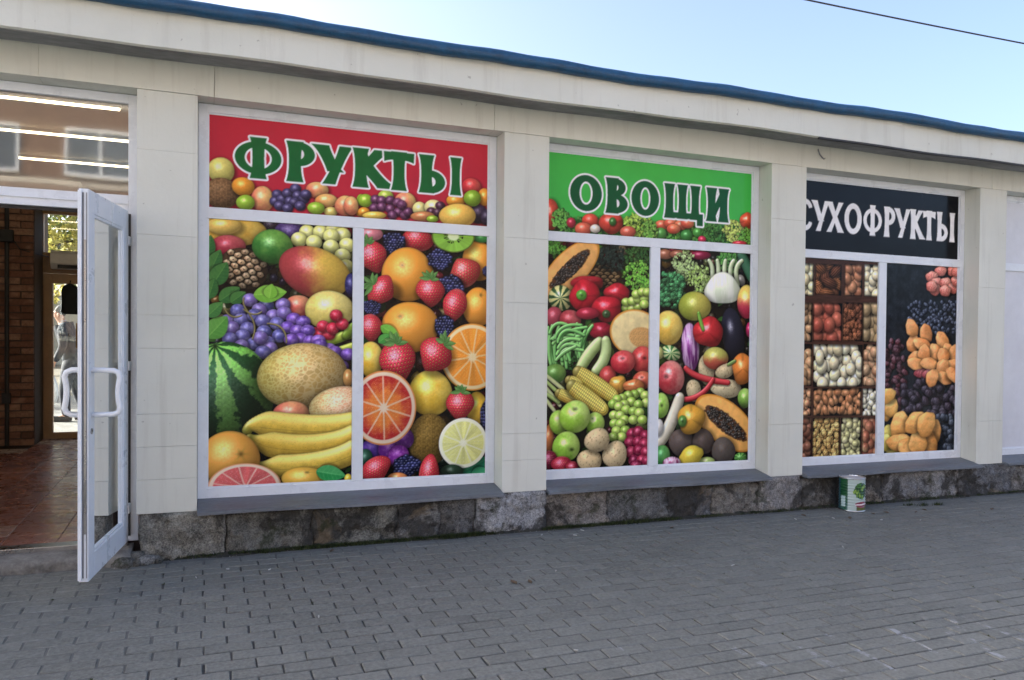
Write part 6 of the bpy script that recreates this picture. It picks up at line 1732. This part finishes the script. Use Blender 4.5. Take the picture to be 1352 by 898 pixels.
for (x, y, z) in lab.v:
    a = (math.atan2(y-CY, x-CX)-view+math.pi) % (2*math.pi)-math.pi; u = math.sin(a) if abs(a) < math.pi/2 else math.copysign(1, a); h = (z-.01)/(CH-.02); n = mathutils.noise.noise(Vector((u*6, h*6, 3)))
    c = (.40, .50, .48); aa = a
    if aa < -.30: c = (.012, .085, .03) if h > .45 else ((.02, .10, .05) if n > -.1 else (.05, .14, .12))
    if -.95 < aa < -.52 and .1 < h < .45: c = (.46, .60, .60)
    if aa < -1.05: c = (.03, .09, .12)
    e = ((aa-.80)/.66)**2+((h-.64)/.27)**2
    if e+.35*n < 1: c = (.012, .05, .018) if n > .12 else ((.03, .13, .02) if n > -.12 else (.20, .33, .05))
    e2 = ((aa-.86)/.62)**2+((h-.20)/.095)**2
    if e2 < 1: c = (.25, .05, .075) if abs(h-.20-.02*(aa-.9)) > .022 else (.72, .60, .62)
    elif aa > .36 and h < .16: c = (.10, .11, .03)
    if aa > 1.62: c = (.04, .2, .08)
    colr += [*c, 1]
ca = lo.data.color_attributes.new('print', 'FLOAT_COLOR', 'POINT'); ca.data.foreach_set('color', colr)
MB().lathe((CX, CY, 0), [(CR+.001, .011), (CR+.0035, .008), (CR+.0035, .002), (CR-.002, 0), (.001, .004)], 64).build('base_rim', M['tin'], can, smooth=True)
MB().lathe((CX, CY, 0), [(CR+.001, CH-.011), (CR+.004, CH-.006), (CR+.0035, CH), (CR-.002, CH+.001), (CR-.004, CH-.004), (CR-.005, CH-.012)], 64).build('top_rim', M['tin'], can, smooth=True)
M['filler'] = simple('pale_can_contents', (.52, .50, .50), .7, var=.1, bmp=.5, scale=20)
MB().lathe((CX, CY, 0), [(CR-.003, CH-.007), (.05, CH-.005), (.001, CH-.006)], 48).build('contents', M['filler'], can, smooth=True)

# ------------------------------------------------------------------ wire overhead between two poles
M['pole'] = simple('grey_pole', (.28, .28, .27), .8, bmp=.3)
for k, x in enumerate((-16.0, 34.0)):
    p = thing('utility_pole', (x, 8.0, -.1), ['grey concrete utility pole beyond the far left end of the shop', 'grey concrete utility pole beyond the far right end of the shop'][k], 'utility pole', 'poles carrying the overhead wire')
    MB().tube([(x, 8, -.15), (x, 8, 9.6)], [.15, .09], 12).build('post', M['pole'], p); MB().box(x-.05, x+.05, 7.6, 8.4, 8.95, 9.05).build('cross_arm', M['steel'], p)
pts = [(-16+50*i/40, 8.0, 9.0-.55*(1-((i-20)/20)**2)-.0) for i in range(41)]
tag(MB().tube(pts, .018, 6).build('overhead_wire', M['darkcable']), 'thin black wire strung overhead against the pale sky', 'wire')

# ------------------------------------------------------------------ moss and grass at the foot of the plinth, litter on the paving
M['moss'] = leafmat('moss', (.015, .025, .008), (.06, .085, .022), .2); r = np.random.default_rng(9); V = []; TN = []
def tuft(x, y, n, s, hgt):
    for _ in range(n):
        px_, py_ = x+r.normal()*s, y-abs(r.normal())*s*.35; a = r.uniform(0, 6.28); h = hgt*r.uniform(.3, 1.0); w = r.uniform(.002, .005); lx, ly = r.normal()*h*.5, r.normal()*h*.5; g = r.random()
        V.extend([(px_-w*math.cos(a), py_-w*math.sin(a), -.004), (px_+w*math.cos(a), py_+w*math.sin(a), -.004), (px_+lx, py_+ly, h)]); TN.extend([g]*3)
for _ in range(420):
    x = r.choice([r.uniform(-.15, 1.9), r.uniform(.2, 1.5), r.uniform(2.3, 3.4), r.uniform(1.5, 1.8), r.uniform(3.5, 8.5)]); tuft(x, -.020, 26, .028, .030)
for x, y in ((1.62, -.04), (1.55, -.04), (2.95, -.03), (3.05, -.03), (5.75, -.20), (5.9, -.22), (.35, -.03), (.9, -.02), (4.35, -.03), (5.62, -.16)): tuft(x, y, 60, .035, .035)
for _ in range(60):
    k = bricks[r.integers(0, 900)]; tuft(k[1]+BL/2, k[2]+r.uniform(-.04, .04), 5, .006, .008)
mb = MB(); mb.v = V; mb.f = [(i, i+1, i+2) for i in range(0, len(V), 3)]; mb.mi = [0]*len(mb.f); mo = mb.build('moss', M['moss']); tag(mo, 'low green moss and grass growing along the foot of the plinth', 'moss', kind='stuff')
at = mo.data.attributes.new('tone', 'FLOAT', 'POINT'); at.data.foreach_set('value', TN)
# dark earth along the plinth foot, its colour also painting the contact shade
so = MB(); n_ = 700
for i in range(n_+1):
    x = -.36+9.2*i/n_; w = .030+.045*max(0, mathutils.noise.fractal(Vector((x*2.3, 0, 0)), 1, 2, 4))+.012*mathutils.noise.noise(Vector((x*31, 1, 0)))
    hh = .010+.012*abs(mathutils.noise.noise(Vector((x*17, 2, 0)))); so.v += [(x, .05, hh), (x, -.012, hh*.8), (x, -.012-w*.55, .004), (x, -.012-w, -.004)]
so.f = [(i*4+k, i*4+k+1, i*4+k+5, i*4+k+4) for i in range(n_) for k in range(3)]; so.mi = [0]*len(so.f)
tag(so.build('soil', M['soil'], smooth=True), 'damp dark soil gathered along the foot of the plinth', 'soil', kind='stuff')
# dirt and grit swept against the wall
gt = MB(); 
for _ in range(1500):
    x = r.uniform(-1.4, 9); y = -.03-abs(r.normal())*.13 if r.random() < .75 else -r.uniform(.1, 2.9); s = r.uniform(.0015, .0045); a = r.uniform(0, 6.28); c, s_ = math.cos(a)*s, math.sin(a)*s
    gt.add([(x+c, y+s_, .0), (x-s_, y+c, .0), (x-c, y-s_, .0), (x+s_, y-c, .0), (x, y, s*.9), (x, y, -s)], [(0, 1, 4), (1, 2, 4), (2, 3, 4), (3, 0, 4), (1, 0, 5), (2, 1, 5), (3, 2, 5), (0, 3, 5)])
M['grit'] = simple('pale_grit', (.20, .195, .18), .9, var=.4, scale=30); tag(gt.build('grit', M['grit']), 'fine pale grit scattered over the paving bricks', 'grit', kind='stuff')
M['butt'] = simple('white_paper_scrap', (.46, .46, .44), .8); M['twig'] = simple('dry_leaf', (.11, .075, .045), .9)
spots = [(2.20, -.16), (2.42, -.24), (2.53, -.13), (.52, -1.28), (.35, -.42), (4.30, -.30), (4.62, -.36), (4.95, -.52), (5.25, -.62), (1.55, -2.05), (3.05, -1.18), (4.05, -1.05), (-.05, -.45), (.12, -.34), (5.55, -1.3), (1.95, -.95)]
for (x, y) in spots:
    L = r.uniform(.009, .016); a = r.uniform(0, 3.14); d = Vector((math.cos(a)*L, math.sin(a)*L, 0)); c = Vector((x, y, .004))
    tag(MB().tube([c-d, c-d*.3, c+d*.4+Vector((0, 0, .0008)), c+d], [.0034, .0036, .0032, .003], 7).build('cigarette_butt', M['butt'], smooth=True), 'small white cigarette butt lying on the grey paving bricks', 'litter', 'cigarette butts on the paving')
for (x, y) in ((4.75, -.40), (5.05, -.34), (5.2, -.33), (5.45, -.40), (5.6, -.35), (1.63, -1.08), (1.72, -1.10), (4.45, -.22), (3.2, -.26), (.75, -.14), (6.2, -.5)):
    a = r.uniform(0, 3.14); L = r.uniform(.02, .035); u = Vector((math.cos(a), math.sin(a), 0)); w = Vector((-u.y, u.x, 0)); c = Vector((x, y, .004)); mb = MB()
    q = [c-u*L, c-u*L*.3+w*L*.45+Vector((0, 0, .006)), c+u*L*.5+w*L*.35+Vector((0, 0, .004)), c+u*L+Vector((0, 0, .007)), c+u*L*.4-w*L*.4+Vector((0, 0, .005)), c-u*L*.4-w*L*.4+Vector((0, 0, .007)), c+Vector((0, 0, .001))]
    mb.add([p[:] for p in q]+[(p-Vector((0, 0, .0015)))[:] for p in q], [(6, i, (i+1) % 6) for i in (1, 2, 3, 4, 5)]+[(6, 0, 1)]+[(13, 7+(i+1) % 6, 7+i) for i in range(6)])
    tag(mb.build('dead_leaf', M['twig']), 'curled brown dead leaf lying on the paving bricks', 'leaf', 'dead leaves on the paving')
